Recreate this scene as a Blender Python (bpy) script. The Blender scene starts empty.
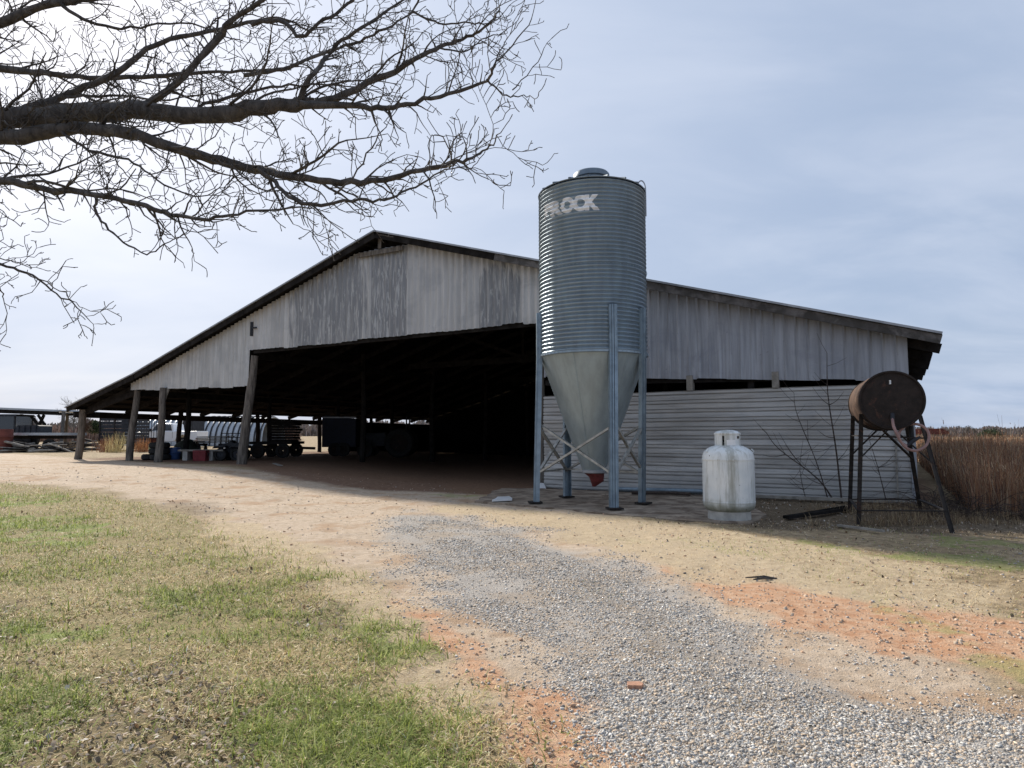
import bpy, bmesh, math, random
import numpy as np
from mathutils import Vector, Matrix
random.seed(7); RNG = np.random.default_rng(11)
R = math.radians
S = bpy.context.scene
COL = S.collection

# ------------------------------------------------------------------ camera, sky, sun, exposure
F, H = 660.0, 1.4
TH = math.atan(51 / F)
cd = bpy.data.cameras.new('camera'); cam = bpy.data.objects.new('camera', cd); COL.objects.link(cam)
cam.location = (0, 0, H); cam.rotation_euler = (math.pi / 2 + TH, 0, 0)
cd.sensor_width = 36; cd.lens = F / 1024 * 36; cd.clip_end = 3000; cd.clip_start = 0.05
S.camera = cam
SUN_AZ, SUN_EL = -37.0, 33.0
sd = Vector((math.sin(R(SUN_AZ)) * math.cos(R(SUN_EL)), math.cos(R(SUN_AZ)) * math.cos(R(SUN_EL)), math.sin(R(SUN_EL))))
w = bpy.data.worlds.new('World'); S.world = w; w.use_nodes = True
nt = w.node_tree; nt.nodes.clear()
def N(nt, t, **k):
    n = nt.nodes.new(t)
    for a, b in k.items():
        if a == 'inp':
            for i, v in b.items(): n.inputs[i].default_value = v
        else: setattr(n, a, b)
    return n
def L(nt, a, b): nt.links.new(a, b)
def wmath(nt, op, a, b=None, c=None, clamp=False):
    n = nt.nodes.new('ShaderNodeMath'); n.operation = op; n.use_clamp = clamp
    for i, v in enumerate((a, b, c)):
        if v is None: continue
        if isinstance(v, (int, float)): n.inputs[i].default_value = v
        else: nt.links.new(v, n.inputs[i])
    return n.outputs[0]
def mixc(nt, f, a, b):
    n = nt.nodes.new('ShaderNodeMix'); n.data_type = 'RGBA'
    for s, v in ((n.inputs[0], f), (n.inputs[6], a), (n.inputs[7], b)):
        if isinstance(v, (int, float)): s.default_value = v
        elif isinstance(v, tuple): s.default_value = (*v[:3], 1)
        else: nt.links.new(v, s)
    return n.outputs[2]
def ramp(nt, fac, lo, hi):
    n = nt.nodes.new('ShaderNodeMapRange'); n.interpolation_type = 'SMOOTHSTEP'
    nt.links.new(fac, n.inputs[0]); n.inputs[1].default_value = lo; n.inputs[2].default_value = hi
    return n.outputs[0]
def noise(nt, vec, scale, detail=4, rough=.55, dist=0):
    n = nt.nodes.new('ShaderNodeTexNoise'); n.inputs['Scale'].default_value = scale
    n.inputs['Detail'].default_value = detail; n.inputs['Roughness'].default_value = rough; n.inputs['Distortion'].default_value = dist
    if vec is not None: nt.links.new(vec, n.inputs['Vector'])
    return n.outputs['Fac']
sky = N(nt, 'ShaderNodeTexSky', sky_type='NISHITA', sun_disc=False)
sky.sun_elevation = R(SUN_EL); sky.sun_rotation = R(SUN_AZ); sky.air_density = 1.0; sky.dust_density = 2.0
tc = N(nt, 'ShaderNodeTexCoord')
# thin high cloud: a stretched noise laid on a flat ceiling overhead
sep = N(nt, 'ShaderNodeSeparateXYZ'); L(nt, tc.outputs['Generated'], sep.inputs[0])
zz = wmath(nt, 'ADD', wmath(nt, 'MAXIMUM', sep.outputs[2], 0.0), 0.22)
cx = wmath(nt, 'DIVIDE', sep.outputs[0], zz); cy = wmath(nt, 'DIVIDE', sep.outputs[1], zz)
cmb = N(nt, 'ShaderNodeCombineXYZ'); L(nt, wmath(nt, 'MULTIPLY', cx, .55), cmb.inputs[0]); L(nt, cy, cmb.inputs[1])
cn = noise(nt, cmb.outputs[0], 1.1, 5, .5, .3)
cl = ramp(nt, cn, .30, .75)
dot = N(nt, 'ShaderNodeVectorMath', operation='DOT_PRODUCT'); L(nt, tc.outputs['Generated'], dot.inputs[0]); dot.inputs[1].default_value = sd
glow = wmath(nt, 'POWER', wmath(nt, 'MAXIMUM', dot.outputs['Value'], 0.0), 4.0)
streak = ramp(nt, noise(nt, cmb.outputs[0], 2.3, 6, .55, .4), .35, .75)
cloudcol = mixc(nt, glow, (3.5, 4.35, 5.9), (6.3, 6.9, 8.2))
cloudcol = mixc(nt, wmath(nt, 'MULTIPLY', streak, .45), cloudcol, (6.4, 6.9, 8.0))
mixed = mixc(nt, wmath(nt, 'MULTIPLY_ADD', cl, .12, .84), sky.outputs[0], cloudcol)
bg = N(nt, 'ShaderNodeBackground'); bg.inputs['Strength'].default_value = 0.079
L(nt, mixed, bg.inputs[0]); wo = N(nt, 'ShaderNodeOutputWorld'); L(nt, bg.outputs[0], wo.inputs[0])
ld = bpy.data.lights.new('sun', 'SUN'); ld.energy = 3.9; ld.angle = R(4.0); ld.color = (1, .93, .82)
sun = bpy.data.objects.new('sun', ld); COL.objects.link(sun); sun.rotation_euler = sd.to_track_quat('Z', 'Y').to_euler()
sun.location = sd * 60
vs = S.view_settings
vs.view_transform = 'Standard'; vs.look = 'None'; vs.exposure = 0.62; vs.gamma = 1; vs.use_curve_mapping = False
S.render.engine = 'CYCLES'
S.cycles.max_bounces = 6; S.cycles.diffuse_bounces = 3; S.cycles.glossy_bounces = 3; S.cycles.transparent_max_bounces = 8
S.cycles.use_denoising = True

# ------------------------------------------------------------------ geometry of the view and of the wall
Cc = np.array([0, 0, H])
fw = np.array([0, math.cos(TH), math.sin(TH)]); up_ = np.array([0, -math.sin(TH), math.cos(TH)])
def ray(px, py): return fw * F + np.array([1., 0, 0]) * (px - 512) - up_ * (py - 384)
def flat(px, py, z=0):
    r = ray(px, py); return Cc + r * ((z - H) / r[2])
def at(px, py, Y):
    r = ray(px, py); return Cc + r * (Y / r[1])
P0 = flat(645, 493)
_a = math.atan(1162 / F)
DL = np.array([-math.sin(_a), math.cos(_a), 0]); DD = np.array([math.cos(_a), math.sin(_a), 0])
def W(u, v, z): return P0 + DL * u + DD * v + np.array([0, 0, z])
def wall_uz(px, py, v=0):
    r = ray(px, py); P = P0 + DD * v; t = np.dot(P - Cc, DD) / np.dot(r, DD); q = Cc + r * t
    return float(np.dot(q - P, DL)), float(q[2])

# ------------------------------------------------------------------ numpy noise
def _h(ix, iy, s):
    n = (ix.astype(np.int64) * 374761393 + iy.astype(np.int64) * 668265263 + s * 982451653) & 0xffffffff
    n = ((n ^ (n >> 13)) * 1274126177) & 0xffffffff
    return ((n ^ (n >> 16)) & 0xffff) / 65535.0
def vn(x, y, s=0):
    xi = np.floor(x); yi = np.floor(y); fx = x - xi; fy = y - yi
    fx = fx * fx * (3 - 2 * fx); fy = fy * fy * (3 - 2 * fy)
    a = _h(xi, yi, s); b = _h(xi + 1, yi, s); c = _h(xi, yi + 1, s); d = _h(xi + 1, yi + 1, s)
    return (a * (1 - fx) + b * fx) * (1 - fy) + (c * (1 - fx) + d * fx) * fy
def fbm(x, y, s=0, o=4):
    t = 0; a = .5
    for i in range(o): t = t + a * vn(x, y, s + i * 17); x = x * 2.03 + 5.1; y = y * 2.03 - 3.3; a *= .5
    return t / (1 - .5 ** o)
def sm(x, a, b):
    t = np.clip((x - a) / (b - a), 0, 1); return t * t * (3 - 2 * t)

# ------------------------------------------------------------------ ground height and regions
def macro(x, y):
    x = np.asarray(x, float); y = np.asarray(y, float)
    g = .36 * sm(-x, 1.5, 9.5) * sm(y, 9, 22)
    g = g + .10 * np.exp(-((x - 6.6) ** 2 + (y - 11.9) ** 2) / .9)
    return g
def gnd(px, py):
    z = 0.
    for _ in range(8):
        p = flat(px, py, z); z = float(macro(p[0], p[1]))
    return p
def poly(pts): return np.array([gnd(*p)[:2] for p in pts])
def sdist(P, x, y):
    d = np.full(x.shape, 1e9); inside = np.zeros(x.shape, bool); n = len(P)
    for i in range(n):
        ax, ay = P[i]; bx, by = P[(i + 1) % n]
        ex, ey = bx - ax, by - ay
        t = np.clip(((x - ax) * ex + (y - ay) * ey) / (ex * ex + ey * ey + 1e-12), 0, 1)
        d = np.minimum(d, np.hypot(x - ax - t * ex, y - ay - t * ey))
        c = ((ay > y) != (by > y)) & (x < (bx - ax) * (y - ay) / ((by - ay) if by != ay else 1e-12) + ax)
        inside ^= c
    return np.where(inside, d, -d)
GRAVEL = poly([(372, 524), (394, 559), (437, 617), (495, 648), (557, 703), (632, 768), (700, 830), (1400, 830), (1150, 765), (1024, 723), (977, 706), (875, 667), (820, 655), (750, 615), (688, 586), (588, 553), (526, 530), (462, 517), (410, 512)])
SAND = poly([(-400, 452), (0, 453), (240, 469), (430, 483), (505, 500), (600, 515), (700, 530), (860, 600), (1024, 690), (1400, 800), (1000, 830), (640, 830), (560, 768), (490, 700), (430, 640), (380, 590), (330, 556), (240, 528), (190, 508), (100, 490), (0, 482), (-400, 478)])
LAWN = poly([(-700, 482), (0, 484), (100, 494), (185, 516), (240, 540), (330, 575), (375, 610), (420, 650), (480, 720), (530, 768), (580, 850), (-700, 850)])
CLAY1 = poly([(400, 600), (440, 615), (560, 700), (650, 768), (640, 800), (560, 790), (490, 710), (430, 650)])
CLAY2 = poly([(670, 568), (740, 570), (800, 584), (900, 598), (1024, 618), (1300, 660), (1300, 740), (1024, 694), (900, 652), (800, 626), (720, 600)])
MEDIAN = poly([(560, 570), (600, 580), (690, 640), (760, 690), (830, 768), (780, 768), (710, 710), (640, 640)])
GREENS = [poly(p) for p in ([(-80, 493), (60, 495), (75, 503), (20, 508), (-80, 510)], [(-80, 512), (95, 516), (125, 530), (100, 548), (40, 556), (-80, 566)],
          [(150, 585), (205, 592), (190, 606), (130, 604)], [(235, 690), (330, 672), (420, 690), (440, 730), (420, 790), (260, 790), (225, 730)],
          [(440, 488), (500, 490), (470, 500), (430, 496)], [(870, 596), (940, 612), (1024, 650), (1100, 690), (1024, 690), (930, 648), (870, 620)], [(560, 522), (760, 548), (760, 556), (600, 536)], [(720, 532), (860, 546), (1024, 556), (1024, 570), (860, 560), (740, 545)], [(935, 534), (990, 537), (1040, 546), (980, 552), (940, 545)], [(-20, 620), (60, 618), (90, 640), (20, 665)], [(380, 600), (420, 640), (430, 670), (390, 660), (345, 620)])]
LITTER = [poly(p) for p in ([(165, 500), (215, 503), (235, 512), (200, 516), (170, 509)], [(60, 690), (180, 660), (240, 690), (270, 790), (30, 790)], [(185, 595), (215, 598), (210, 608), (185, 606)], [(0, 600), (20, 602), (18, 640), (-20, 640)], [(300, 600), (350, 600), (350, 625), (300, 625)], [(0, 720), (60, 700), (60, 768), (0, 768)])]
BARN_DIRT_SHADE = np.array([W(-6, .3, 0)[:2], W(1.5, .2, 0)[:2], W(3.2, -2.2, 0)[:2], W(7, -3.0, 0)[:2], W(11, -2.0, 0)[:2], W(14.5, -.4, 0)[:2], W(26, .3, 0)[:2], W(26, 25, 0)[:2], W(-6, 25, 0)[:2]])  # barn floor, bulging forward over the shadow area painted in front of it
STRAW = [poly(p) for p in ([(420, 508), (470, 503), (560, 512), (700, 525), (900, 560), (1024, 590), (1024, 620), (880, 606), (760, 585), (690, 578), (600, 551), (520, 528)], [(215, 515), (300, 536), (370, 575), (430, 630), (480, 690), (520, 740), (470, 740), (400, 660), (300, 590), (200, 545)])]
VERGE = poly([(640, 512), (700, 524), (860, 523), (960, 530), (1300, 545), (1300, 745), (1024, 660), (860, 590), (750, 560), (650, 530)])
DAMP = poly([(545, 488), (645, 490), (920, 500), (1300, 515), (1300, 545), (1000, 538), (860, 530), (740, 527), (640, 507), (560, 500)])
RUTS = [poly([(0, 478), (160, 485), (300, 505), (420, 545), (520, 600), (650, 700), (740, 768)]), poly([(0, 462), (220, 478), (400, 500), (560, 545), (760, 630), (1000, 760)])]
def linedist(P, x, y):
    d = np.full(x.shape, 1e9)
    for i in range(len(P) - 1):
        ax, ay = P[i]; ex, ey = P[i + 1] - P[i]
        t = np.clip(((x - ax) * ex + (y - ay) * ey) / (ex * ex + ey * ey), 0, 1)
        d = np.minimum(d, np.hypot(x - ax - t * ex, y - ay - t * ey))
    return d
def gh(x, y):
    x = np.asarray(x, float); y = np.asarray(y, float)
    z = macro(x, y)
    far = sm(y, 60, 300)
    z = z + (fbm(x * .9, y * .9, 3) - .5) * .06 + (fbm(x * 5, y * 5, 9, 3) - .5) * .02 + (fbm(x * 16, y * 16, 21, 2) - .5) * .008
    for r in RUTS: z = z - .025 * np.exp(-(linedist(r, x, y) / .22) ** 2)
    q = (x - W(0, 0, 0)[0]) * DD[0] + (y - W(0, 0, 0)[1]) * DD[1]
    return z + far * (fbm(x * .01, y * .01, 5) * 2.0)
def soft(d, wd, x, y, s, amp=.35, f=2.):
    return sm(d + (fbm(x * f, y * f, s) - .5) * 2 * amp, -wd, wd)
def masks(x, y):
    m = {}
    m['gravel'] = soft(sdist(GRAVEL, x, y) - .05, .25 + .055 * y, x, y, 31, .65, 1.6)
    m['sand'] = soft(sdist(SAND, x, y), .3, x, y, 37, .45)
    m['lawn'] = soft(sdist(LAWN, x, y), .35, x, y, 41, .5)
    m['clay'] = np.maximum(soft(sdist(CLAY1, x, y), .18, x, y, 43, .3, 3), soft(sdist(CLAY2, x, y), .3, x, y, 47, .5, 3))
    g = 0
    for P in GREENS: g = np.maximum(g, soft(sdist(P, x, y), .3, x, y, 53, .45, 2.5))
    m['green'] = g * (.35 + .65 * sm(fbm(x * 3.1, y * 3.1, 55), .35, .6))
    g = 0
    for P in LITTER: g = np.maximum(g, soft(sdist(P, x, y), .12, x, y, 59, .3, 5))
    m['litter'] = g
    g = 0
    for P in STRAW: g = np.maximum(g, soft(sdist(P, x, y), .35, x, y, 57, .5, 2.))
    m['straw'] = g
    m['median'] = soft(sdist(MEDIAN, x, y), .12, x, y, 83, .35, 2.5)
    m['barn'] = soft(sdist(BARN_DIRT_SHADE, x, y), .3, x, y, 61, .3)
    m['verge'] = soft(sdist(VERGE, x, y), .3, x, y, 67, .4)
    m['damp'] = soft(sdist(DAMP, x, y), .25, x, y, 71, .4)
    return m

# ------------------------------------------------------------------ materials
MATS = {}
def new(name):
    m = bpy.data.materials.new(name); m.use_nodes = True; t = m.node_tree
    return m, t, t.nodes['Principled BSDF']
def mat(name, col, rough=.7, metal=0., var=.25, scale=6., col2=None, lo=.45, hi=.65, bump=0., bscale=40., stretch=(1, 1, 1), spec=.3, coord='Object'):
    m, t, b = new(name); tcn = N(t, 'ShaderNodeTexCoord'); mp = N(t, 'ShaderNodeMapping'); mp.inputs['Scale'].default_value = stretch
    L(t, tcn.outputs[coord], mp.inputs[0]); v = mp.outputs[0]
    n1 = noise(t, v, scale, 6, .6)
    dk = tuple(c * (1 - var) for c in col); lt = tuple(min(1, c * (1 + var)) for c in col)
    c = mixc(t, ramp(t, n1, .3, .7), dk, lt)
    if col2: c = mixc(t, ramp(t, noise(t, v, scale * .6 + 1.3, 6, .65, .4), lo, hi), c, col2)
    L(t, c, b.inputs['Base Color']); b.inputs['Metallic'].default_value = metal; b.inputs['Specular IOR Level'].default_value = spec
    r = t.nodes.new('ShaderNodeMapRange'); L(t, n1, r.inputs[0]); r.inputs[3].default_value = max(.05, rough - .1); r.inputs[4].default_value = min(1, rough + .1)
    L(t, r.outputs[0], b.inputs['Roughness'])
    if bump:
        bn = N(t, 'ShaderNodeBump'); bn.inputs['Strength'].default_value = bump; bn.inputs['Distance'].default_value = .02
        L(t, noise(t, v, bscale, 4), bn.inputs['Height']); L(t, bn.outputs[0], b.inputs['Normal'])
    MATS[name] = m; return m
M_post = mat('weathered post wood', (.17, .15, .13), .9, 0, .4, 3, (.08, .07, .06), .45, .65, .8, 18, (6, 6, .6))
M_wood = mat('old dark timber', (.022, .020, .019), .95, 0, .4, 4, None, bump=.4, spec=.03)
M_barge = mat('weathered barge board', (.13, .12, .115), .85, 0, .4, 2.5, (.06, .055, .05), .4, .6, .3, 20)
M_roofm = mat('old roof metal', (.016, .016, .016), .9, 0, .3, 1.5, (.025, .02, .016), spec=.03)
M_trim = mat('roof edge metal', (.33, .34, .36), .5, .4, .2, 3)
M_rust = mat('rusty black steel', (.022, .016, .014), .75, .1, .4, 9, (.07, .035, .025), .56, .72, .3, 60)
M_rusttan = mat('rusty drum side', (.075, .042, .028), .8, .1, .4, 5, (.16, .10, .065), .56, .7, .3, 50)
M_frame = mat('dark stand steel', (.028, .024, .022), .8, .1, .4, 12, (.09, .045, .03), .55, .7)
M_leg = mat('galvanised leg steel', (.22, .28, .33), .45, .6, .2, 5)
M_brace = mat('grey brace steel', (.36, .36, .34), .5, .7, .25, 8)
M_boot = mat('red plastic boot', (.15, .035, .035), .5, 0, .3, 7, (.10, .03, .03), .5, .7)
M_hose = mat('faded red hose', (.29, .18, .165), .6, 0, .2, 9)
M_white = mat('white truck paint', (.78, .79, .80), .3, 0, .04, 2, spec=.5)
M_black = mat('black rubber', (.02, .02, .02), .75, 0, .3, 12)
M_dark = mat('dark painted steel', (.03, .032, .038), .6, .2, .4, 5)
M_glass = mat('dark window glass', (.02, .025, .03), .08, 0, .1, 2, spec=.8)
M_chrome = mat('dull chrome', (.55, .55, .56), .3, .9, .1, 5)
M_conc = mat('dirty concrete', (.30, .245, .19), .9, 0, .3, 2.3, (.15, .11, .08), .42, .62, .5, 30)
M_block = mat('pale concrete block', (.42, .41, .38), .9, 0, .2, 6, None, bump=.3)
M_red = mat('red plastic', (.20, .03, .035), .5, 0, .2, 6)
M_blue = mat('blue plastic', (.05, .10, .25), .5, 0, .2, 6)
M_hoop = mat('hoop barn metal', (.40, .43, .46), .45, .3, .12, 2)
M_rustroof = mat('rusty roof sheet', (.13, .04, .03), .8, 0, .3, 3)
M_bark = mat('branch bark', (.075, .066, .060), .9, 0, .45, 14, (.14, .13, .12), .55, .7, .8, 60, (1, 1, .3))
M_twig = mat('dark sapling bark', (.06, .045, .038), .9, 0, .3, 14)
M_ply = mat('grey weathered boards', (.26, .24, .21), .85, 0, .3, 6)
M_brick = mat('orange brick', (.42, .23, .15), .9, 0, .2, 30)

def siding_mat(name, base, patches=False, streak=1.0, horiz=False, metal=.35, rust=.0):
    m, t, b = new(name); uv = N(t, 'ShaderNodeUVMap'); uv.uv_map = 'UVMap'
    mp = N(t, 'ShaderNodeMapping'); mp.inputs['Scale'].default_value = (.35, 4, 1) if horiz else (5, .35, 1); L(t, uv.outputs[0], mp.inputs[0])
    st = noise(t, mp.outputs[0], 1.6, 7, .65, .3)
    blot = noise(t, uv.outputs[0], 1.1, 6, .62, .5); fine = noise(t, uv.outputs[0], 14, 5, .6)
    sp = N(t, 'ShaderNodeSeparateXYZ'); L(t, uv.outputs[0], sp.inputs[0]); u, z = sp.outputs[0], sp.outputs[1]
    # each sheet has weathered on its own
    snap = N(t, 'ShaderNodeTexWhiteNoise', noise_dimensions='1D')
    L(t, wmath(t, 'FLOOR', wmath(t, 'DIVIDE', z if horiz else u, .62 if horiz else .66)), snap.inputs['W'])
    c = mixc(t, ramp(t, st, .25, .75), tuple(x * (1 - .38 * streak) for x in base), tuple(x * 1.22 for x in base))
    c = mixc(t, wmath(t, 'MULTIPLY', snap.outputs[0], .42), c, tuple(x * .62 for x in base))
    c = mixc(t, wmath(t, 'MULTIPLY', ramp(t, blot, .48, .68), .5), c, (base[0] * .62, base[1] * .64, base[2] * .68))
    c = mixc(t, wmath(t, 'MULTIPLY', ramp(t, fine, .62, .74), .35), c, (.10, .08, .07))
    if rust: c = mixc(t, wmath(t, 'MULTIPLY', ramp(t, noise(t, mp.outputs[0], 2.7, 6, .7), .56, .70), rust), c, (.13, .075, .05))
    if patches:
        mp2 = N(t, 'ShaderNodeMapping'); mp2.inputs['Scale'].default_value = (9, .8, 1); L(t, uv.outputs[0], mp2.inputs[0])
        peel = noise(t, mp2.outputs[0], 1.0, 6, .6, .6)
        def bell(x, a, bb, s):
            return wmath(t, 'MULTIPLY', ramp(t, x, a - s, a + s), wmath(t, 'SUBTRACT', 1, ramp(t, x, bb - s, bb + s)))
        p1 = wmath(t, 'MULTIPLY', bell(u, 7.32, 8.75, .05), 1.25)
        p2 = wmath(t, 'MULTIPLY', bell(u, 8.9, 12.4, .5), 1.0)
        du = wmath(t, 'DIVIDE', wmath(t, 'SUBTRACT', u, 4.15), .80)
        arch = wmath(t, 'SUBTRACT', 6.15, wmath(t, 'MULTIPLY', wmath(t, 'MULTIPLY', du, du), .8))
        p3 = wmath(t, 'MULTIPLY', bell(u, 3.42, 4.75, .04), ramp(t, wmath(t, 'SUBTRACT', wmath(t, 'ADD', arch, wmath(t, 'MULTIPLY', peel, .9)), z), .2, .5))
        pm = wmath(t, 'MAXIMUM', p1, wmath(t, 'MAXIMUM', p2, p3))
        low_ = ramp(t, wmath(t, 'ADD', z, wmath(t, 'MULTIPLY', peel, 1.2)), 5.0, 5.7)
        gate = ramp(t, wmath(t, 'ADD', wmath(t, 'MULTIPLY', pm, .30), peel), .58, .84)
        c = mixc(t, wmath(t, 'MULTIPLY', gate, .9), c, (.215, .218, .225))
        whit = wmath(t, 'MULTIPLY', ramp(t, wmath(t, 'ADD', wmath(t, 'MULTIPLY', pm, .10), noise(t, mp2.outputs[0], 1.9, 5, .6, 1.)), .64, .74), .55)
        c = mixc(t, whit, c, (.66, .65, .63))
    L(t, c, b.inputs['Base Color']); b.inputs['Metallic'].default_value = metal; b.inputs['Roughness'].default_value = .55
    bn = N(t, 'ShaderNodeBump'); bn.inputs['Strength'].default_value = .25; bn.inputs['Distance'].default_value = .01; L(t, fine, bn.inputs['Height']); L(t, bn.outputs[0], b.inputs['Normal'])
    return m
M_sideA = siding_mat('pale corrugated siding', (.53, .525, .51), streak=.6, metal=.15)
M_sideB = siding_mat('peeling corrugated siding', (.51, .50, .485), patches=True, streak=.35, metal=.15)
M_sideC = siding_mat('grey ribbed siding', (.36, .375, .41), streak=.8, metal=.25)
M_sideD = siding_mat('horizontal sheet siding', (.54, .53, .51), horiz=True, rust=.35, metal=.2)
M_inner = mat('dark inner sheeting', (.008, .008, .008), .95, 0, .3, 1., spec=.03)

def silo_mat(name, base, metal, rough, rust=0.):
    m, t, b = new(name); tcn = N(t, 'ShaderNodeTexCoord'); mp = N(t, 'ShaderNodeMapping'); mp.inputs['Scale'].default_value = (3, 3, .5); L(t, tcn.outputs['Object'], mp.inputs[0])
    n1 = noise(t, mp.outputs[0], 2.2, 6, .6); n2 = noise(t, tcn.outputs['Object'], 9, 5, .6)
    c = mixc(t, ramp(t, n1, .3, .7), tuple(x * .86 for x in base), tuple(x * 1.08 for x in base))
    c = mixc(t, wmath(t, 'MULTIPLY', ramp(t, n2, .55, .75), .16), c, tuple(x * .6 for x in base))
    if rust: c = mixc(t, wmath(t, 'MULTIPLY', ramp(t, noise(t, mp.outputs[0], 5, 6, .7, .5), .62, .72), rust), c, (.20, .10, .05))
    L(t, c, b.inputs['Base Color']); b.inputs['Metallic'].default_value = metal
    r = t.nodes.new('ShaderNodeMapRange'); L(t, n1, r.inputs[0]); r.inputs[3].default_value = rough - .08; r.inputs[4].default_value = rough + .12; L(t, r.outputs[0], b.inputs['Roughness'])
    return m
M_silo = silo_mat('galvanised corrugated silo steel', (.28, .35, .41), .60, .42, .20)
M_cone = silo_mat('dull hopper steel', (.30, .36, .385), .35, .5, .08)
M_dome = silo_mat('silo roof steel', (.16, .20, .24), .4, .5)
M_letter = mat('white stencil paint', (.80, .81, .82), .6, 0, .15, 9)
M_letterf = mat('faded stencil paint', (.66, .68, .70), .6, 0, .2, 7)
def tank_mat():
    m, t, b = new('stained white tank paint'); tcn = N(t, 'ShaderNodeTexCoord'); o = tcn.outputs['Object']
    mp = N(t, 'ShaderNodeMapping'); mp.inputs['Scale'].default_value = (7, 7, .7); L(t, o, mp.inputs[0])
    st = noise(t, mp.outputs[0], 1.4, 7, .7, .3); sp = N(t, 'ShaderNodeSeparateXYZ'); L(t, o, sp.inputs[0])
    c = mixc(t, ramp(t, noise(t, o, 3, 5), .3, .7), (.66, .70, .71), (.78, .80, .79))
    c = mixc(t, wmath(t, 'MULTIPLY', ramp(t, st, .48, .66), .55), c, (.27, .26, .20))
    fx = ramp(t, wmath(t, 'ADD', wmath(t, 'MULTIPLY', wmath(t, 'ABSOLUTE', wmath(t, 'ADD', sp.outputs[0], .08)), -3.2), noise(t, mp.outputs[0], 3, 6, .7)), .15, .45)
    c = mixc(t, wmath(t, 'MULTIPLY', fx, .55), c, (.24, .24, .19))
    lowm = wmath(t, 'SUBTRACT', 1, ramp(t, wmath(t, 'ADD', sp.outputs[2], wmath(t, 'MULTIPLY', noise(t, o, 7, 5), .25)), .30, .52))
    c = mixc(t, wmath(t, 'MULTIPLY', lowm, .75), c, (.12, .13, .07))
    c = mixc(t, ramp(t, noise(t, o, 17, 4, .6), .68, .72), c, (.10, .08, .06))
    L(t, c, b.inputs['Base Color']); b.inputs['Roughness'].default_value = .45; return m
M_tank = tank_mat()

def attr_mat(name, rough=.8, trans=0., gain=1., fine=0., spec=.2):
    m, t, b = new(name); a = N(t, 'ShaderNodeAttribute'); a.attribute_name = 'Col'
    c = a.outputs['Color']
    if fine:
        tcn = N(t, 'ShaderNodeTexCoord'); c = mixc(t, wmath(t, 'MULTIPLY', ramp(t, noise(t, tcn.outputs['Object'], fine, 3), .35, .65), .35), c, (.12, .11, .10))
    L(t, c, b.inputs['Base Color']); b.inputs['Roughness'].default_value = rough; b.inputs['Specular IOR Level'].default_value = spec
    if trans:
        tr = N(t, 'ShaderNodeBsdfTranslucent'); L(t, c, tr.inputs[0]); mx = N(t, 'ShaderNodeMixShader'); mx.inputs[0].default_value = trans
        out = t.nodes['Material Output']; L(t, b.outputs[0], mx.inputs[1]); L(t, tr.outputs[0], mx.inputs[2]); L(t, mx.outputs[0], out.inputs[0])
    return m
M_stone = attr_mat('gravel stone', .85, fine=60)
M_blade = attr_mat('grass blade', .7, .35)
M_leaf = attr_mat('dead leaf', .75, .15)
M_stalk = attr_mat('dry stalk', .8, .3)
M_clump = attr_mat('far foliage', .9, .15)

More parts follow.
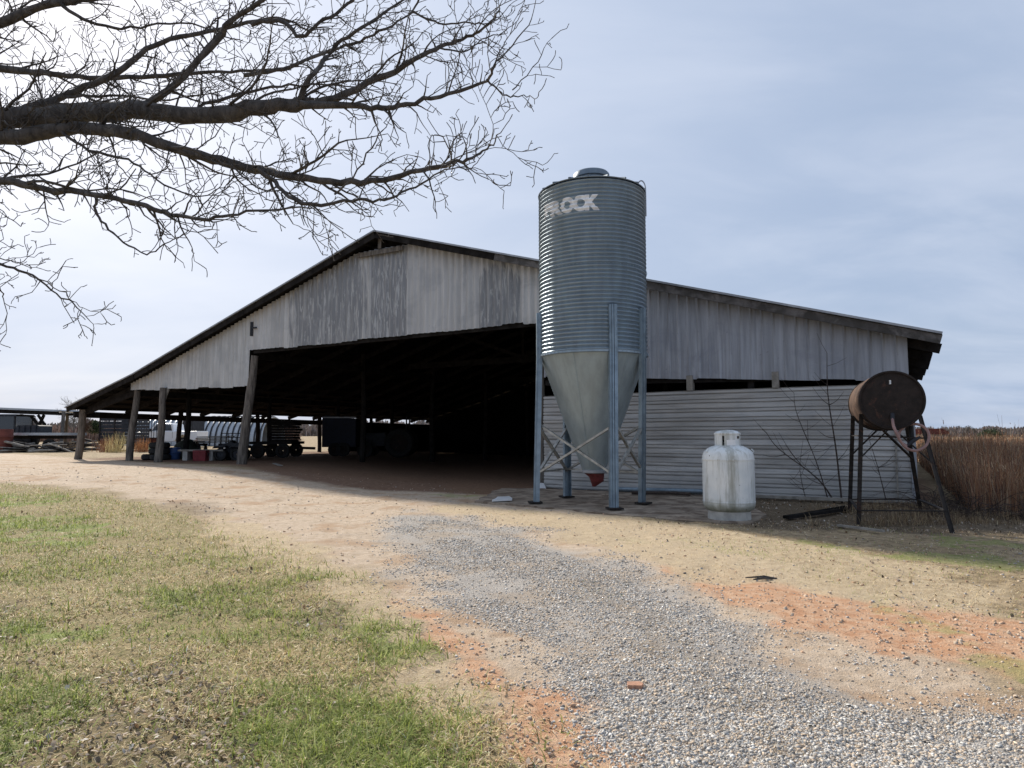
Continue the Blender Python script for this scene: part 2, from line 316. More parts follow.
# ------------------------------------------------------------------ mesh building
def tag(o, label=None, cat=None, group=None, kind=None):
    if label: o['label'] = label
    if cat: o['category'] = cat
    if group: o['group'] = group
    if kind: o['kind'] = kind
    return o
def thing(name, label, cat, loc=(0, 0, 0), rz=0, group=None):
    o = bpy.data.objects.new(name, None); o.empty_display_size = .2; COL.objects.link(o)
    o.location = [float(c) for c in loc]; o.rotation_euler = (0, 0, rz); return tag(o, label, cat, group)
class MB:
    def __init__(s): s.v = []; s.f = []; s.uv = None
    def add(s, vs, fs):
        n = len(s.v); s.v += [tuple(float(c) for c in q) for q in vs]; s.f += [tuple(i + n for i in f) for f in fs]; return s
    def box(s, c, d, rz=0, taper=1.):
        x, y, z = [k / 2 for k in d]; cs, sn = math.cos(rz), math.sin(rz); vs = []
        for k, (sx, sy, sz) in enumerate([(-1, -1, -1), (1, -1, -1), (1, 1, -1), (-1, 1, -1), (-1, -1, 1), (1, -1, 1), (1, 1, 1), (-1, 1, 1)]):
            t = taper if sz > 0 else 1; a, b = sx * x * t, sy * y * t
            vs.append((c[0] + a * cs - b * sn, c[1] + a * sn + b * cs, c[2] + sz * z))
        return s.add(vs, [(3, 2, 1, 0), (4, 5, 6, 7), (0, 1, 5, 4), (1, 2, 6, 5), (2, 3, 7, 6), (3, 0, 4, 7)])
    def bar(s, p, q, w_, h_, upv=(0, 0, 1)):
        p = Vector([float(c) for c in p]); q = Vector([float(c) for c in q]); d = (q - p).normalized(); u = Vector(upv)
        if abs(d.dot(u)) > .98: u = Vector((0, 1, 0))
        a = d.cross(u).normalized(); b = a.cross(d); vs = []
        for e in (p, q):
            for sa, sb in ((-1, -1), (1, -1), (1, 1), (-1, 1)): vs.append(e + a * sa * w_ / 2 + b * sb * h_ / 2)
        return s.add(vs, [(3, 2, 1, 0), (4, 5, 6, 7), (0, 1, 5, 4), (1, 2, 6, 5), (2, 3, 7, 6), (3, 0, 4, 7)])
    def tube(s, pts, rad, n=8, cap=True):
        pts = [Vector([float(c) for c in p]) for p in pts]
        if not hasattr(rad, '__len__'): rad = [rad] * len(pts)
        vs = []; fs = []; ref = None
        for i, p in enumerate(pts):
            d = (pts[min(i + 1, len(pts) - 1)] - pts[max(i - 1, 0)]).normalized()
            if ref is None: ref = d.cross(Vector((.3, .2, .93) if abs(d.z) < .9 else (1, 0, 0))).normalized()
            ref = (ref - d * ref.dot(d)).normalized(); b = d.cross(ref)
            for k in range(n):
                a = 2 * math.pi * k / n; vs.append(p + (ref * math.cos(a) + b * math.sin(a)) * rad[i])
        for i in range(len(pts) - 1):
            for k in range(n): fs.append((i * n + k, i * n + (k + 1) % n, (i + 1) * n + (k + 1) % n, (i + 1) * n + k))
        if cap: fs.append(tuple(range(n - 1, -1, -1))); fs.append(tuple(range((len(pts) - 1) * n, len(pts) * n)))
        return s.add(vs, fs)
    def lathe(s, prof, c=(0, 0, 0), n=48, cap0=False, cap1=False):
        vs = []; fs = []
        for r, z in prof:
            for k in range(n): a = 2 * math.pi * k / n; vs.append((c[0] + r * math.cos(a), c[1] + r * math.sin(a), c[2] + z))
        for i in range(len(prof) - 1):
            for k in range(n): fs.append((i * n + k, i * n + (k + 1) % n, (i + 1) * n + (k + 1) % n, (i + 1) * n + k))
        if cap0: fs.append(tuple(range(n - 1, -1, -1)))
        if cap1: fs.append(tuple(range((len(prof) - 1) * n, len(prof) * n)))
        return s.add(vs, fs)
    def prism(s, outline, p0, ax, ay, az, depth):
        """outline in (a,b) along ax, ay, extruded by depth along az"""
        p0, ax, ay, az = [np.array(k, float) for k in (p0, ax, ay, az)]; n = len(outline)
        vs = [p0 + ax * a + ay * b for a, b in outline] + [p0 + ax * a + ay * b + az * depth for a, b in outline]
        return s.add(vs, [tuple(range(n - 1, -1, -1)), tuple(range(n, 2 * n))] + [(i, (i + 1) % n, n + (i + 1) % n, n + i) for i in range(n)])
    def build(s, name, m, parent=None, smooth=False, world=True, bevel=0, label=None):
        off = Vector((0, 0, 0))
        if parent is not None and world:
            r = parent
            while r.parent: r = r.parent
            off = r.location
        me = bpy.data.meshes.new(name); me.from_pydata([(a - off[0], b - off[1], c - off[2]) for a, b, c in s.v], [], s.f); me.update()
        if smooth:
            me.polygons.foreach_set('use_smooth', [True] * len(me.polygons))
        me.materials.append(m)
        if s.uv:
            l = me.uv_layers.new(name='UVMap'); idx = np.empty(len(me.loops), int); me.loops.foreach_get('vertex_index', idx)
            l.data.foreach_set('uv', np.array(s.uv, float)[idx].ravel())
        o = bpy.data.objects.new(name, me); COL.objects.link(o)
        if parent is not None: o.parent = parent
        if bevel:
            b = o.modifiers.new('bevel', 'BEVEL'); b.width = bevel; b.segments = 2; b.limit_method = 'ANGLE'
        if smooth:
            try: me.set_sharp_from_angle(angle=R(42))
            except Exception: pass
        if label: o['label'] = label
        return o
def raw(name, V, Fc, m, cols=None, smooth=False):
    """numpy mesh: V (n,3), Fc (f,k) faces of equal size, cols (n,3) per vertex"""
    me = bpy.data.meshes.new(name); k = Fc.shape[1]
    me.vertices.add(len(V)); me.vertices.foreach_set('co', V.astype(np.float32).ravel())
    me.loops.add(Fc.size); me.loops.foreach_set('vertex_index', Fc.astype(np.int32).ravel())
    me.polygons.add(len(Fc)); me.polygons.foreach_set('loop_start', np.arange(0, Fc.size, k, dtype=np.int32))
    try: me.polygons.foreach_set('loop_total', np.full(len(Fc), k, dtype=np.int32))
    except Exception: pass
    if smooth: me.polygons.foreach_set('use_smooth', np.ones(len(Fc), bool))
    me.update(calc_edges=True)
    if cols is not None:
        a = me.color_attributes.new('Col', 'FLOAT_COLOR', 'POINT'); c = np.ones((len(V), 4), np.float32); c[:, :3] = cols; a.data.foreach_set('color', c.ravel())
    me.materials.append(m); o = bpy.data.objects.new(name, me); COL.objects.link(o); return o
def inst(bv, bf, pos, M, cols):
    """copies of a small base mesh: pos (n,3), M (n,3,3)"""
    n = len(pos); V = np.einsum('nij,kj->nki', M, bv) + pos[:, None, :]
    Fc = bf[None] + (np.arange(n) * len(bv))[:, None, None]
    return V.reshape(-1, 3), Fc.reshape(-1, bf.shape[1]), np.repeat(cols, len(bv), 0)
def join(parts):
    V = []; Fc = []; Cl = []; o = 0
    for v, f, c in parts: V.append(v); Fc.append(f + o); Cl.append(c); o += len(v)
    return np.concatenate(V), np.concatenate(Fc), np.concatenate(Cl)
def rotz(a):
    c, s = np.cos(a), np.sin(a); Z = np.zeros_like(a); O = np.ones_like(a)
    return np.stack([np.stack([c, -s, Z], -1), np.stack([s, c, Z], -1), np.stack([Z, Z, O], -1)], -2)
def rotx(a):
    c, s = np.cos(a), np.sin(a); Z = np.zeros_like(a); O = np.ones_like(a)
    return np.stack([np.stack([O, Z, Z], -1), np.stack([Z, c, -s], -1), np.stack([Z, s, c], -1)], -2)
def noise_cols(n, palette, weights, jit=.2):
    pal = np.array(palette); k = RNG.choice(len(pal), n, p=np.array(weights) / sum(weights))
    return np.clip(pal[k] * (1 + RNG.normal(0, jit, (n, 1))), .005, .95)

# ------------------------------------------------------------------ the ground sheet
def axis(lo, hi, fine, k, start):
    out = [start]; x = start
    while x < hi: x += max(fine, k * abs(x)); out.append(x)
    x = start; neg = []
    while x > lo: x -= max(fine, k * abs(x)); neg.append(x)
    return np.array(neg[::-1] + out)
gx = axis(-900, 900, .035, .014, 0.); gy = np.concatenate([np.arange(-30, 2, 1.), axis(2., 1200, .03, .011, 2.)[1:]])
GX, GY = np.meshgrid(gx, gy); xs, ys = GX.ravel(), GY.ravel()
GZ = gh(xs, ys)
nx, ny = len(gx), len(gy)
ii = (np.arange(ny - 1)[:, None] * nx + np.arange(nx - 1)[None]).ravel()
gf = np.stack([ii, ii + 1, ii + nx + 1, ii + nx], 1)
def ground_mat():
    m, t, b = new('soil and turf'); g = N(t, 'ShaderNodeNewGeometry'); p = g.outputs['Position']
    A = N(t, 'ShaderNodeAttribute'); A.attribute_name = 'mA'; B = N(t, 'ShaderNodeAttribute'); B.attribute_name = 'mB'; D = N(t, 'ShaderNodeAttribute'); D.attribute_name = 'mC'
    sa = N(t, 'ShaderNodeSeparateColor'); sb = N(t, 'ShaderNodeSeparateColor'); sc = N(t, 'ShaderNodeSeparateColor')
    L(t, A.outputs['Color'], sa.inputs[0]); L(t, B.outputs['Color'], sb.inputs[0]); L(t, D.outputs['Color'], sc.inputs[0])
    n1 = noise(t, p, 1.3, 7, .6); n2 = noise(t, p, 9, 7, .65); n3 = noise(t, p, 55, 5, .7); n4 = noise(t, p, 180, 3, .6)
    base = mixc(t, ramp(t, n1, .35, .65), (.33, .25, .15), (.43, .33, .21))                # dry straw ground
    base = mixc(t, ramp(t, n2, .4, .65), base, (.20, .15, .09))
    lawn = mixc(t, ramp(t, n2, .35, .65), (.36, .28, .15), (.26, .22, .10))
    lawn = mixc(t, ramp(t, n3, .50, .62), lawn, (.15, .115, .07))  # dark soil flecks, standing in for shadow between the blades
    c = mixc(t, sa.outputs[2], base, lawn)
    sand = mixc(t, ramp(t, n2, .3, .7), (.43, .33, .235), (.58, .47, .36))
    sand = mixc(t, ramp(t, n1, .5, .66), sand, (.42, .29, .19)); sand = mixc(t, ramp(t, n3, .56, .7), sand, (.30, .23, .18))
    c = mixc(t, sa.outputs[1], c, sand)
    grav = mixc(t, ramp(t, n3, .35, .65), (.34, .31, .28), (.56, .52, .47)); grav = mixc(t, ramp(t, n4, .5, .62), grav, (.22, .20, .18))
    grav = mixc(t, wmath(t, 'MULTIPLY', ramp(t, n1, .46, .6), .55), grav, (.36, .28, .20))
    c = mixc(t, wmath(t, 'MULTIPLY', ramp(t, wmath(t, 'ADD', sa.outputs[0], wmath(t, 'MULTIPLY', wmath(t, 'SUBTRACT', n3, .5), .9)), .25, .75), .95), c, grav)
    clay = mixc(t, ramp(t, n2, .35, .65), (.47, .25, .14), (.57, .38, .25))
    c = mixc(t, ramp(t, wmath(t, 'ADD', sb.outputs[0], wmath(t, 'MULTIPLY', wmath(t, 'SUBTRACT', n2, .5), .8)), .38, .95), c, clay)
    gr = mixc(t, ramp(t, n3, .35, .65), (.17, .23, .055), (.27, .32, .09))
    c = mixc(t, wmath(t, 'MULTIPLY', wmath(t, 'MULTIPLY_ADD', sa.outputs[2], .35, .45), ramp(t, wmath(t, 'ADD', sb.outputs[1], wmath(t, 'MULTIPLY', wmath(t, 'SUBTRACT', n2, .5), .8)), .45, .9)), c, gr)
    stw = mixc(t, ramp(t, n2, .35, .65), (.54, .43, .28), (.41, .31, .20)); stw = mixc(t, ramp(t, n3, .5, .68), stw, (.66, .56, .40))
    c = mixc(t, wmath(t, 'MULTIPLY', ramp(t, wmath(t, 'ADD', sc.outputs[2], wmath(t, 'MULTIPLY', wmath(t, 'SUBTRACT', n1, .5), .9)), .3, .9), wmath(t, 'SUBTRACT', .85, wmath(t, 'MULTIPLY', sa.outputs[0], .85))), c, stw)
    lit = mixc(t, ramp(t, n3, .4, .6), (.07, .05, .035), (.22, .17, .12))
    c = mixc(t, wmath(t, 'MULTIPLY', sb.outputs[2], .35), c, lit)
    c = mixc(t, wmath(t, 'MULTIPLY', sc.outputs[0], .93), c, mixc(t, ramp(t, n2, .3, .7), (.15, .085, .055), (.24, .145, .095)))   # trodden red dirt under the barn, darkened for the shade there and out front
    c = mixc(t, wmath(t, 'MULTIPLY', sc.outputs[1], .8), c, mixc(t, ramp(t, n3, .4, .6), (.07, .055, .04), (.17, .13, .09)))    # leaf mould by the wall
    L(t, c, b.inputs['Base Color']); b.inputs['Roughness'].default_value = .95; b.inputs['Specular IOR Level'].default_value = .15
    bn = N(t, 'ShaderNodeBump'); bn.inputs['Strength'].default_value = .9; bn.inputs['Distance'].default_value = .02
    L(t, wmath(t, 'ADD', n3, wmath(t, 'MULTIPLY', n2, .8)), bn.inputs['Height']); L(t, bn.outputs[0], b.inputs['Normal'])
    return m
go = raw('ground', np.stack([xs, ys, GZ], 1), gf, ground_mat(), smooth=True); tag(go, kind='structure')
mk = masks(xs, ys)
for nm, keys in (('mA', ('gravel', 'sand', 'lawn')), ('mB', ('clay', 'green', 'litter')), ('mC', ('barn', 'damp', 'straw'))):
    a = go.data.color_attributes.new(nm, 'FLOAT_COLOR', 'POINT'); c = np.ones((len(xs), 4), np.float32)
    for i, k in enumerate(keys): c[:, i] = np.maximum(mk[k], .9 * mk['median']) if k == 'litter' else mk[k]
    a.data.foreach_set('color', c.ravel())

# ------------------------------------------------------------------ ground scatter
def wedge(n, d0, d1, power=1.0, x0=-.85, x1=.85):
    """random ground points in front, denser near the viewer's end of the drive"""
    u = RNG.random(n); d = d0 * (d1 / d0) ** (u ** power); return (RNG.uniform(x0, x1, n)) * (d + .5), d
def sample(masks_fn, n, *a, **k):
    x, y = wedge(n, *a, **k); m = masks(x, y); p = masks_fn(m, x, y); keep = RNG.random(n) < p; return x[keep], y[keep]
# gravel
ov = np.array([(1, 0, 0), (-1, 0, 0), (0, 1, 0), (0, -1, 0), (0, 0, 1), (0, 0, -1), (.6, .6, .5), (-.55, .6, -.4)], float)
cube = np.array([(-1, -1, -1), (1, -1, -1), (1, 1, -1), (-1, 1, -1), (-1, -1, 1), (1, -1, 1), (1, 1, 1), (-1, 1, 1)], float)
cf = np.array([(4, 5, 6, 7), (0, 1, 5, 4), (1, 2, 6, 5), (2, 3, 7, 6), (3, 0, 4, 7)])
def stones(x, y, size, pal, wts):
    n = len(x); out = []
    idx = RNG.integers(0, 5, n)
    for k in range(5):
        bv = cube * RNG.uniform(.45, 1, (8, 3)); s = idx == k; q = s.sum(); sz = size[s]
        Mx = rotz(RNG.random(q) * 6.28) @ rotx(RNG.normal(0, .6, q)) * (sz[:, None, None] * np.stack([RNG.uniform(.7, 1.3, q), RNG.uniform(.6, 1., q), RNG.uniform(.4, .75, q)], -1)[:, None, :])
        pos = np.stack([x[s], y[s], gh(x[s], y[s]) + sz * .15], 1)
        out.append(inst(bv, cf, pos, Mx, noise_cols(q, pal, wts, .18)))
    return join(out)
x, y = sample(lambda m, x, y: np.clip(m['gravel'] ** 1.5 * (.16 + .95 * sm(fbm(x * 1.3, y * 1.3, 91), .32, .6)) * (1 - .5 * m['clay']) * (1 - .55 * m['median']) * (1 - .45 * np.exp(-(np.minimum(linedist(RUTS[0], x, y), linedist(RUTS[1], x, y)) / .25) ** 2)), 0, 1), 800000, 2.5, 13, 1.1, -.42, .9)
size = np.exp(RNG.normal(math.log(.0037), .50, len(x))).clip(.0012, .0115) * (1 + .06 * np.maximum(0, y - 4))
v_, f_, c_ = stones(x, y, size, [(.44, .42, .395), (.56, .535, .50), (.22, .21, .195), (.62, .60, .56), (.54, .43, .32)], [3.2, 4, 1.8, 2.0, 4.5])
tag(raw('gravel', v_, f_, M_stone, c_), 'loose grey crushed stone covering the drive', 'gravel', kind='stuff')
x, y = sample(lambda m, x, y: np.clip(.10 * m['sand'] + .25 * m['clay'] + .12 * m['verge'], 0, 1) * (1 - m['gravel']), 120000, 2.5, 22, 1.1)
v_, f_, c_ = stones(x, y, np.exp(RNG.normal(math.log(.005), .5, len(x))).clip(.002, .013) * (1 + .05 * y), [(.55, .44, .33), (.48, .30, .19), (.42, .38, .34)], [3, 2, 2])
tag(raw('pebbles', v_, f_, M_stone, c_), 'scattered small pebbles and dirt clods along the drive edges', 'pebbles', kind='stuff')
# grass blades
def blades(x, y, hgt, wid, lean, cols, name, m, segs=2):
    n = len(x); bv = []
    for i in range(segs + 1):
        t = i / segs; wd = (1 - t) ** .7 if i < segs else 0.06
        bv += [(-wd * .5, .45 * t * t, t * (1 - .15 * t)), (wd * .5, .45 * t * t, t * (1 - .15 * t))]
    bv = np.array(bv); bf = np.array([(2 * i, 2 * i + 1, 2 * i + 3, 2 * i + 2) for i in range(segs)])
    Mx = rotz(RNG.random(n) * 6.283) @ rotx(-lean) * np.stack([wid, hgt, hgt], -1)[:, None, :]
    pos = np.stack([x, y, gh(x, y) - .004], 1)
    v, f, c = inst(bv, bf, pos, Mx, cols); return raw(name, v, f, m, c)
DRY = [(.62, .48, .26), (.74, .61, .38), (.44, .33, .18), (.80, .70, .52)]
x, y = sample(lambda m, x, y: np.clip(m['lawn'] * (.25 + .9 * sm(fbm(x * 1.6, y * 1.6, 101), .3, .6)) * (.5 + .8 * sm(fbm(x * 9, y * 9, 103, 2), .3, .6)) * (1 - .3 * m['litter']) * (1 - .75 * m['sand'] * (1 - m['lawn'])), 0, 1), 540000, 2.5, 24, 1.05, -.95, .25)
m = masks(x, y); gfac = np.clip(m['green'] * .9 + .75 * sm(fbm(x * 1.2, y * 1.2, 111), .42, .64) * (.25 + .75 * sm(9 - y, 0, 4)) + .14, 0, .74)
isg = RNG.random(len(x)) < gfac
cols = np.where(isg[:, None], noise_cols(len(x), [(.27, .32, .08), (.36, .41, .11), (.17, .21, .06), (.44, .46, .20)], [3, 3, 2, 1.5], .2), noise_cols(len(x), DRY, [3, 3, 2, 1], .2))
grow = 1 + .07 * np.maximum(0, y - 3)
hh = RNG.uniform(.03, .08, len(x)) * (.55 + .95 * fbm(x * 7, y * 7, 133, 2)) * np.where(isg, 1.15, 1) * np.sqrt(grow) * (1 + .25 * m['green'])
blades(x, y, hh, RNG.uniform(.0035, .0085, len(x)) * grow, np.where(isg, RNG.normal(.85, .45, len(x)), RNG.normal(1.2, .4, len(x))), cols, 'lawn_grass', M_blade)
tag(bpy.data.objects['lawn_grass'], 'short half dormant lawn of tan and green blades', 'grass', kind='stuff')
# dry tufts along the verges
x, y = sample(lambda m, x, y: np.clip(np.maximum(np.maximum(np.maximum(m['verge'] * (1 - .5 * m['clay']), .45 * m['median']), 1.0 * m['straw'] * (1 - m['gravel'])) * (1 - .75 * m['clay']) * (.3 + sm(fbm(x * 1.5, y * 1.5, 121), .35, .6)), .22 * (1 - m['lawn']) * (1 - m['gravel'] * .93) * sm(fbm(x * 1.3, y * 1.3, 127), .5, .65) * (1 - .3 * m['sand'])) * (1 - m['barn']), 0, 1), 330000, 2.6, 26, 1.0, -.9, .95)
m = masks(x, y); isg = RNG.random(len(x)) < np.clip(m['green'] + .30 * sm(fbm(x, y, 131), .45, .62), 0, .9)
cols = np.where(isg[:, None], noise_cols(len(x), [(.24, .32, .06), (.32, .40, .08), (.22, .22, .08)], [2, 2, 2], .2), noise_cols(len(x), DRY + [(.27, .20, .12)], [3, 3, 3, 1, 2], .2))
grow = 1 + .06 * np.maximum(0, y - 3)
blades(x, y, RNG.uniform(.02, .06, len(x)) * np.sqrt(grow) * np.where(m['verge'] > .5, 1.0, .7), RNG.uniform(.003, .005, len(x)) * grow, RNG.normal(1.1, .45, len(x)), cols, 'dry_grass', M_blade)
tag(bpy.data.objects['dry_grass'], 'flattened straw coloured grass on the right verge and drive edges', 'dry grass', kind='stuff')
# dead leaves
lv = np.array([(-.5, -.9, .15), (.5, -.9, .0), (.85, 0, .35), (.3, .95, .1), (-.4, .9, .25), (-.8, 0, .2)]) ; lf = np.array([(0, 1, 2, 5), (5, 2, 3, 4)])
x, y = sample(lambda m, x, y: np.clip(m['litter'] * .42 + .14 * m['lawn'] * sm(fbm(x * 2, y * 2, 141), .4, .7) + .5 * m['damp'] + .05 * m['verge'], 0, 1), 75000, 2.5, 17, 1.0)
n = len(x); sz = RNG.uniform(.006, .016, n) * (1 + .06 * y)
Mx = rotz(RNG.random(n) * 6.28) @ rotx(RNG.normal(0, .7, n)) * (sz[:, None, None] * np.stack([RNG.uniform(.4, .9, n), np.ones(n), np.ones(n)], -1)[:, None, :])
v_, f_, c_ = inst(lv, lf, np.stack([x, y, gh(x, y) + .010], 1), Mx, noise_cols(n, [(.26, .20, .14), (.40, .32, .25), (.55, .50, .44), (.10, .08, .06), (.30, .19, .11)], [3, 3, .9, 3, 2], .2))
tag(raw('leaf_litter', v_, f_, M_leaf, c_), 'curled brown and grey dead leaves on the lawn', 'dead leaves', kind='stuff')

# ------------------------------------------------------------------ concrete pad and barn
def rough_poly(P, step=.25, amp=.05, s=5):
    out = []
    for i in range(len(P)):
        a = np.array(P[i], float); b = np.array(P[(i + 1) % len(P)], float); k = max(1, int(np.linalg.norm(b - a) / step))
        for j in range(k):
            q = a + (b - a) * j / k; d = float(vn(np.array(q[0] * 3 + s), np.array(q[1] * 3), s)) - .5
            out.append(tuple(q + d * amp * 2))
    return out
pad = [gnd(478, 502)[:2], gnd(545, 509)[:2], gnd(612, 515.5)[:2], gnd(700, 523.5)[:2], gnd(752, 524.5)[:2], gnd(768, 516)[:2], W(-2.3, -.25, 0)[:2], W(2.6, -.25, 0)[:2], W(3.6, -.9, 0)[:2]]
mb = MB(); mb.prism(rough_poly(pad, .12, .10), (0, 0, -.12), (1, 0, 0), (0, 1, 0), (0, 0, 1), .150)
tag(mb.build('concrete_pad', M_conc), kind='structure')

def roofz(u):
    if u <= 8.28: return 7.64 - (8.28 - u) * .2957
    if u <= 20.58: return 7.64 - (u - 8.28) * .312
    return 3.80 - (u - 20.58) * .251
UL, UR = 25.45, -6.16
VB = 25.
barn = thing('barn', 'long open fronted pole barn of weathered grey sheet metal with a dark interior', 'barn', W(8.28, 0, 0))
def B(mb, name, m, **k): return mb.build(name, m, barn, **k)
# roof sheets (two long slopes and the shallow lean-to), slightly ribbed
for ua, ub in ((UR, 8.28), (8.28, 20.58), (20.58, UL)):
    mb = MB(); mb.prism([(ua, roofz(ua) - .035), (ub, roofz(ub) - .035), (ub, roofz(ub)), (ua, roofz(ua))], W(0, -.46, 0), DL, (0, 0, 1), DD, VB + 1)
    B(mb, 'roof', M_roofm)
mb = MB()
for ua, ub in ((UR, 8.28), (8.28, 20.58), (20.58, UL)):
    mb.bar(W(ua, -.50, roofz(ua) + .0), W(ub, -.50, roofz(ub) + .0), .05, .045)
B(mb, 'edge_trim', M_trim)
for ua, ub in ((UR + .02, 4.0), (4.02, 8.26), (8.30, 14.2), (14.22, 20.55), (20.6, UL - .05)):
    mb = MB(); mb.bar(W(ua, -.44, roofz(ua) - .125), W(ub, -.44, roofz(ub) - .125), .045, .17); B(mb, 'barge_board', M_barge if ub < 5 else M_wood)
# purlins along the depth of the barn
u = UR + .25
while u < UL:
    mb = MB(); jit = random.uniform(-.01, .01)
    mb.bar(W(u, -.38, roofz(u) - .085 + jit), W(u + random.uniform(-.03, .03), VB + .3, roofz(u) - .085), .045, .09); B(mb, 'purlin', M_wood)
    u += .82
# rafters with ragged tails past the right wall
v = .12; k = 0
while v < VB:
    mb = MB(); ur = UR + random.uniform(.0, .14)
    for a, b in ((ur, 8.28), (8.28, 20.58), (20.58, UL - .15)):
        mb.bar(W(a, v, roofz(a) - .24), W(b, v, roofz(b) - .24), .05, .20)
    B(mb, 'rafter', M_wood); v += 1.9; k += 1
for v in (9, 17.8):        # tie beams and the king posts over them
    mb = MB(); mb.bar(W(3.0, v, 4.62), W(14.4, v, 4.62), .06, .26); mb.bar(W(8.28, v, 4.62), W(8.28, v, 7.3), .1, .12)
    mb.bar(W(8.28, v, 4.7), W(12.2, v, 6.15), .05, .14); mb.bar(W(8.28, v, 4.7), W(4.4, v, 6.1), .05, .14)
    B(mb, 'tie_beam', M_wood)
def siding(name, m, us, zb, zt, pitch, amp, prof, parent=barn, v0=-.06, sheet=.66):
    """vertical ribbed sheets between two edge curves given as functions of u"""
    ua, ub = us; mb = MB(); mb.uv = []; per = 6; n = int((ub - ua) / pitch * per)
    vs = []; rows = 7
    for i in range(n + 1):
        u = ua + (ub - ua) * i / n; ph = (u / pitch) % 1
        if prof == 'sine': d = amp * math.cos(ph * 2 * math.pi)
        else: d = amp if ph < .18 else (-amp * .2)
        sh = math.floor(u / sheet); rr = random.Random(sh * 13 + 5); drop = rr.uniform(-.035, .035); tilt = rr.uniform(-.012, .012)
        lap = .006 * ((u / sheet) % 1)
        for j in range(rows):
            t = j / (rows - 1); z = (zb(u) + drop) * (1 - t) + zt(u) * t
            wob = .012 * math.sin(z * 2.1 + sh * 1.7) + tilt * (t - .5)
            vs.append(W(u, v0 - d - lap + wob, z)); mb.uv.append((u, z))
    fs = [(i * rows + j, i * rows + j + 1, (i + 1) * rows + j + 1, (i + 1) * rows + j) for i in range(n) for j in range(rows - 1)]
    mb.add(vs, fs); return mb.build(name, m, parent, smooth=(prof == 'sine'))
def lin(a, b): return lambda u: a[1] + (b[1] - a[1]) * (u - a[0]) / (b[0] - a[0])
und = lambda u: roofz(u) - .10
siding('siding', M_sideA, (14.35, 21.38), lin((14.35, 3.10), (21.38, 3.20)), und, .21, .036, 'sine')
siding('siding', M_sideB, (2.72, 14.30), lin((2.72, 4.42), (14.30, 4.36)), lambda u: min(und(u), 7.20 - .02 * abs(u - 8.3)), .22, .034, 'sine', v0=-.075)
siding('siding', M_sideC, (-5.58, 2.70), lin((-5.58, 2.49), (0, 2.80)), und, .235, .020, 'rib')
# lower wall of horizontal sheets with paired creases
mb = MB(); mb.uv = []; zs = []; z = 0.02
while z < 2.46:
    for dz, d in ((0, 0), (.004, -.045), (.026, -.045), (.031, .006), (.084, .006), (.088, -.040), (.104, -.040), (.108, 0)): zs.append((z + dz, d))
    z += .21
us_ = np.linspace(-5.60, 2.72, 60)
for u in us_:
    for z, d in zs:
        sag = .008 * math.sin(u * .9 + 1) * (1 if int(z / .63) % 2 else -1) * .4 + .003 * math.sin(u * 3 + int(z / .63) * 2)
        top = 2.47 + .0 * u; zz_ = z + sag * (1 if z < 2.3 else .3) - .004 * (int(z / .63)) * math.sin(u * .5)
        lap = -.014 * ((z / .63) % 1)
        mb.v.append(tuple(W(u, -.03 - d + lap + .02 * math.sin(u * 2.1 + z * 3), max(.0, zz_)))); mb.uv.append((u, z))
nz = len(zs)
for i in range(len(us_) - 1):
    for j in range(nz - 1): mb.f.append((i * nz + j, (i + 1) * nz + j, (i + 1) * nz + j + 1, i * nz + j + 1))
B(mb, 'lower_siding', M_sideD)
mb = MB(); mb.box(W(-5.60, -.05, 1.22), (.10, .10, 2.46), _a); B(mb, 'corner_trim', M_sideC)
mb = MB(); mb.box(W(-5.30, -.09, 1.2), (.05, .03, 2.4), _a); B(mb, 'corner_trim', M_ply)
# right side wall, back wall and partial left wall: sheet walls with real thickness
def sheetwall(a, b, z0, z1a, z1b, m, th=.05):
    a = np.array(a, float); b = np.array(b, float); d = (b - a) / np.linalg.norm(b - a); nrm = np.array([-d[1], d[0], 0])
    Ln = np.linalg.norm(b - a); mb = MB(); mb.prism([(0, z0), (Ln, z0), (Ln, z1b), (0, z1a)], a, d, (0, 0, 1), nrm, th); return mb
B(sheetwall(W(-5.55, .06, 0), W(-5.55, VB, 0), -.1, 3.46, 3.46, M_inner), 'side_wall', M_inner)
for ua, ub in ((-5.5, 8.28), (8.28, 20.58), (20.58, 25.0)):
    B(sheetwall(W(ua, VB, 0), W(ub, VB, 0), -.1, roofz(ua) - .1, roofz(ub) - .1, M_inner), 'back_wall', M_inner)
B(sheetwall(W(25.05, 15.2, 0), W(25.05, VB, 0), 0., 2.0, 2.0, M_inner), 'side_wall', M_inner)
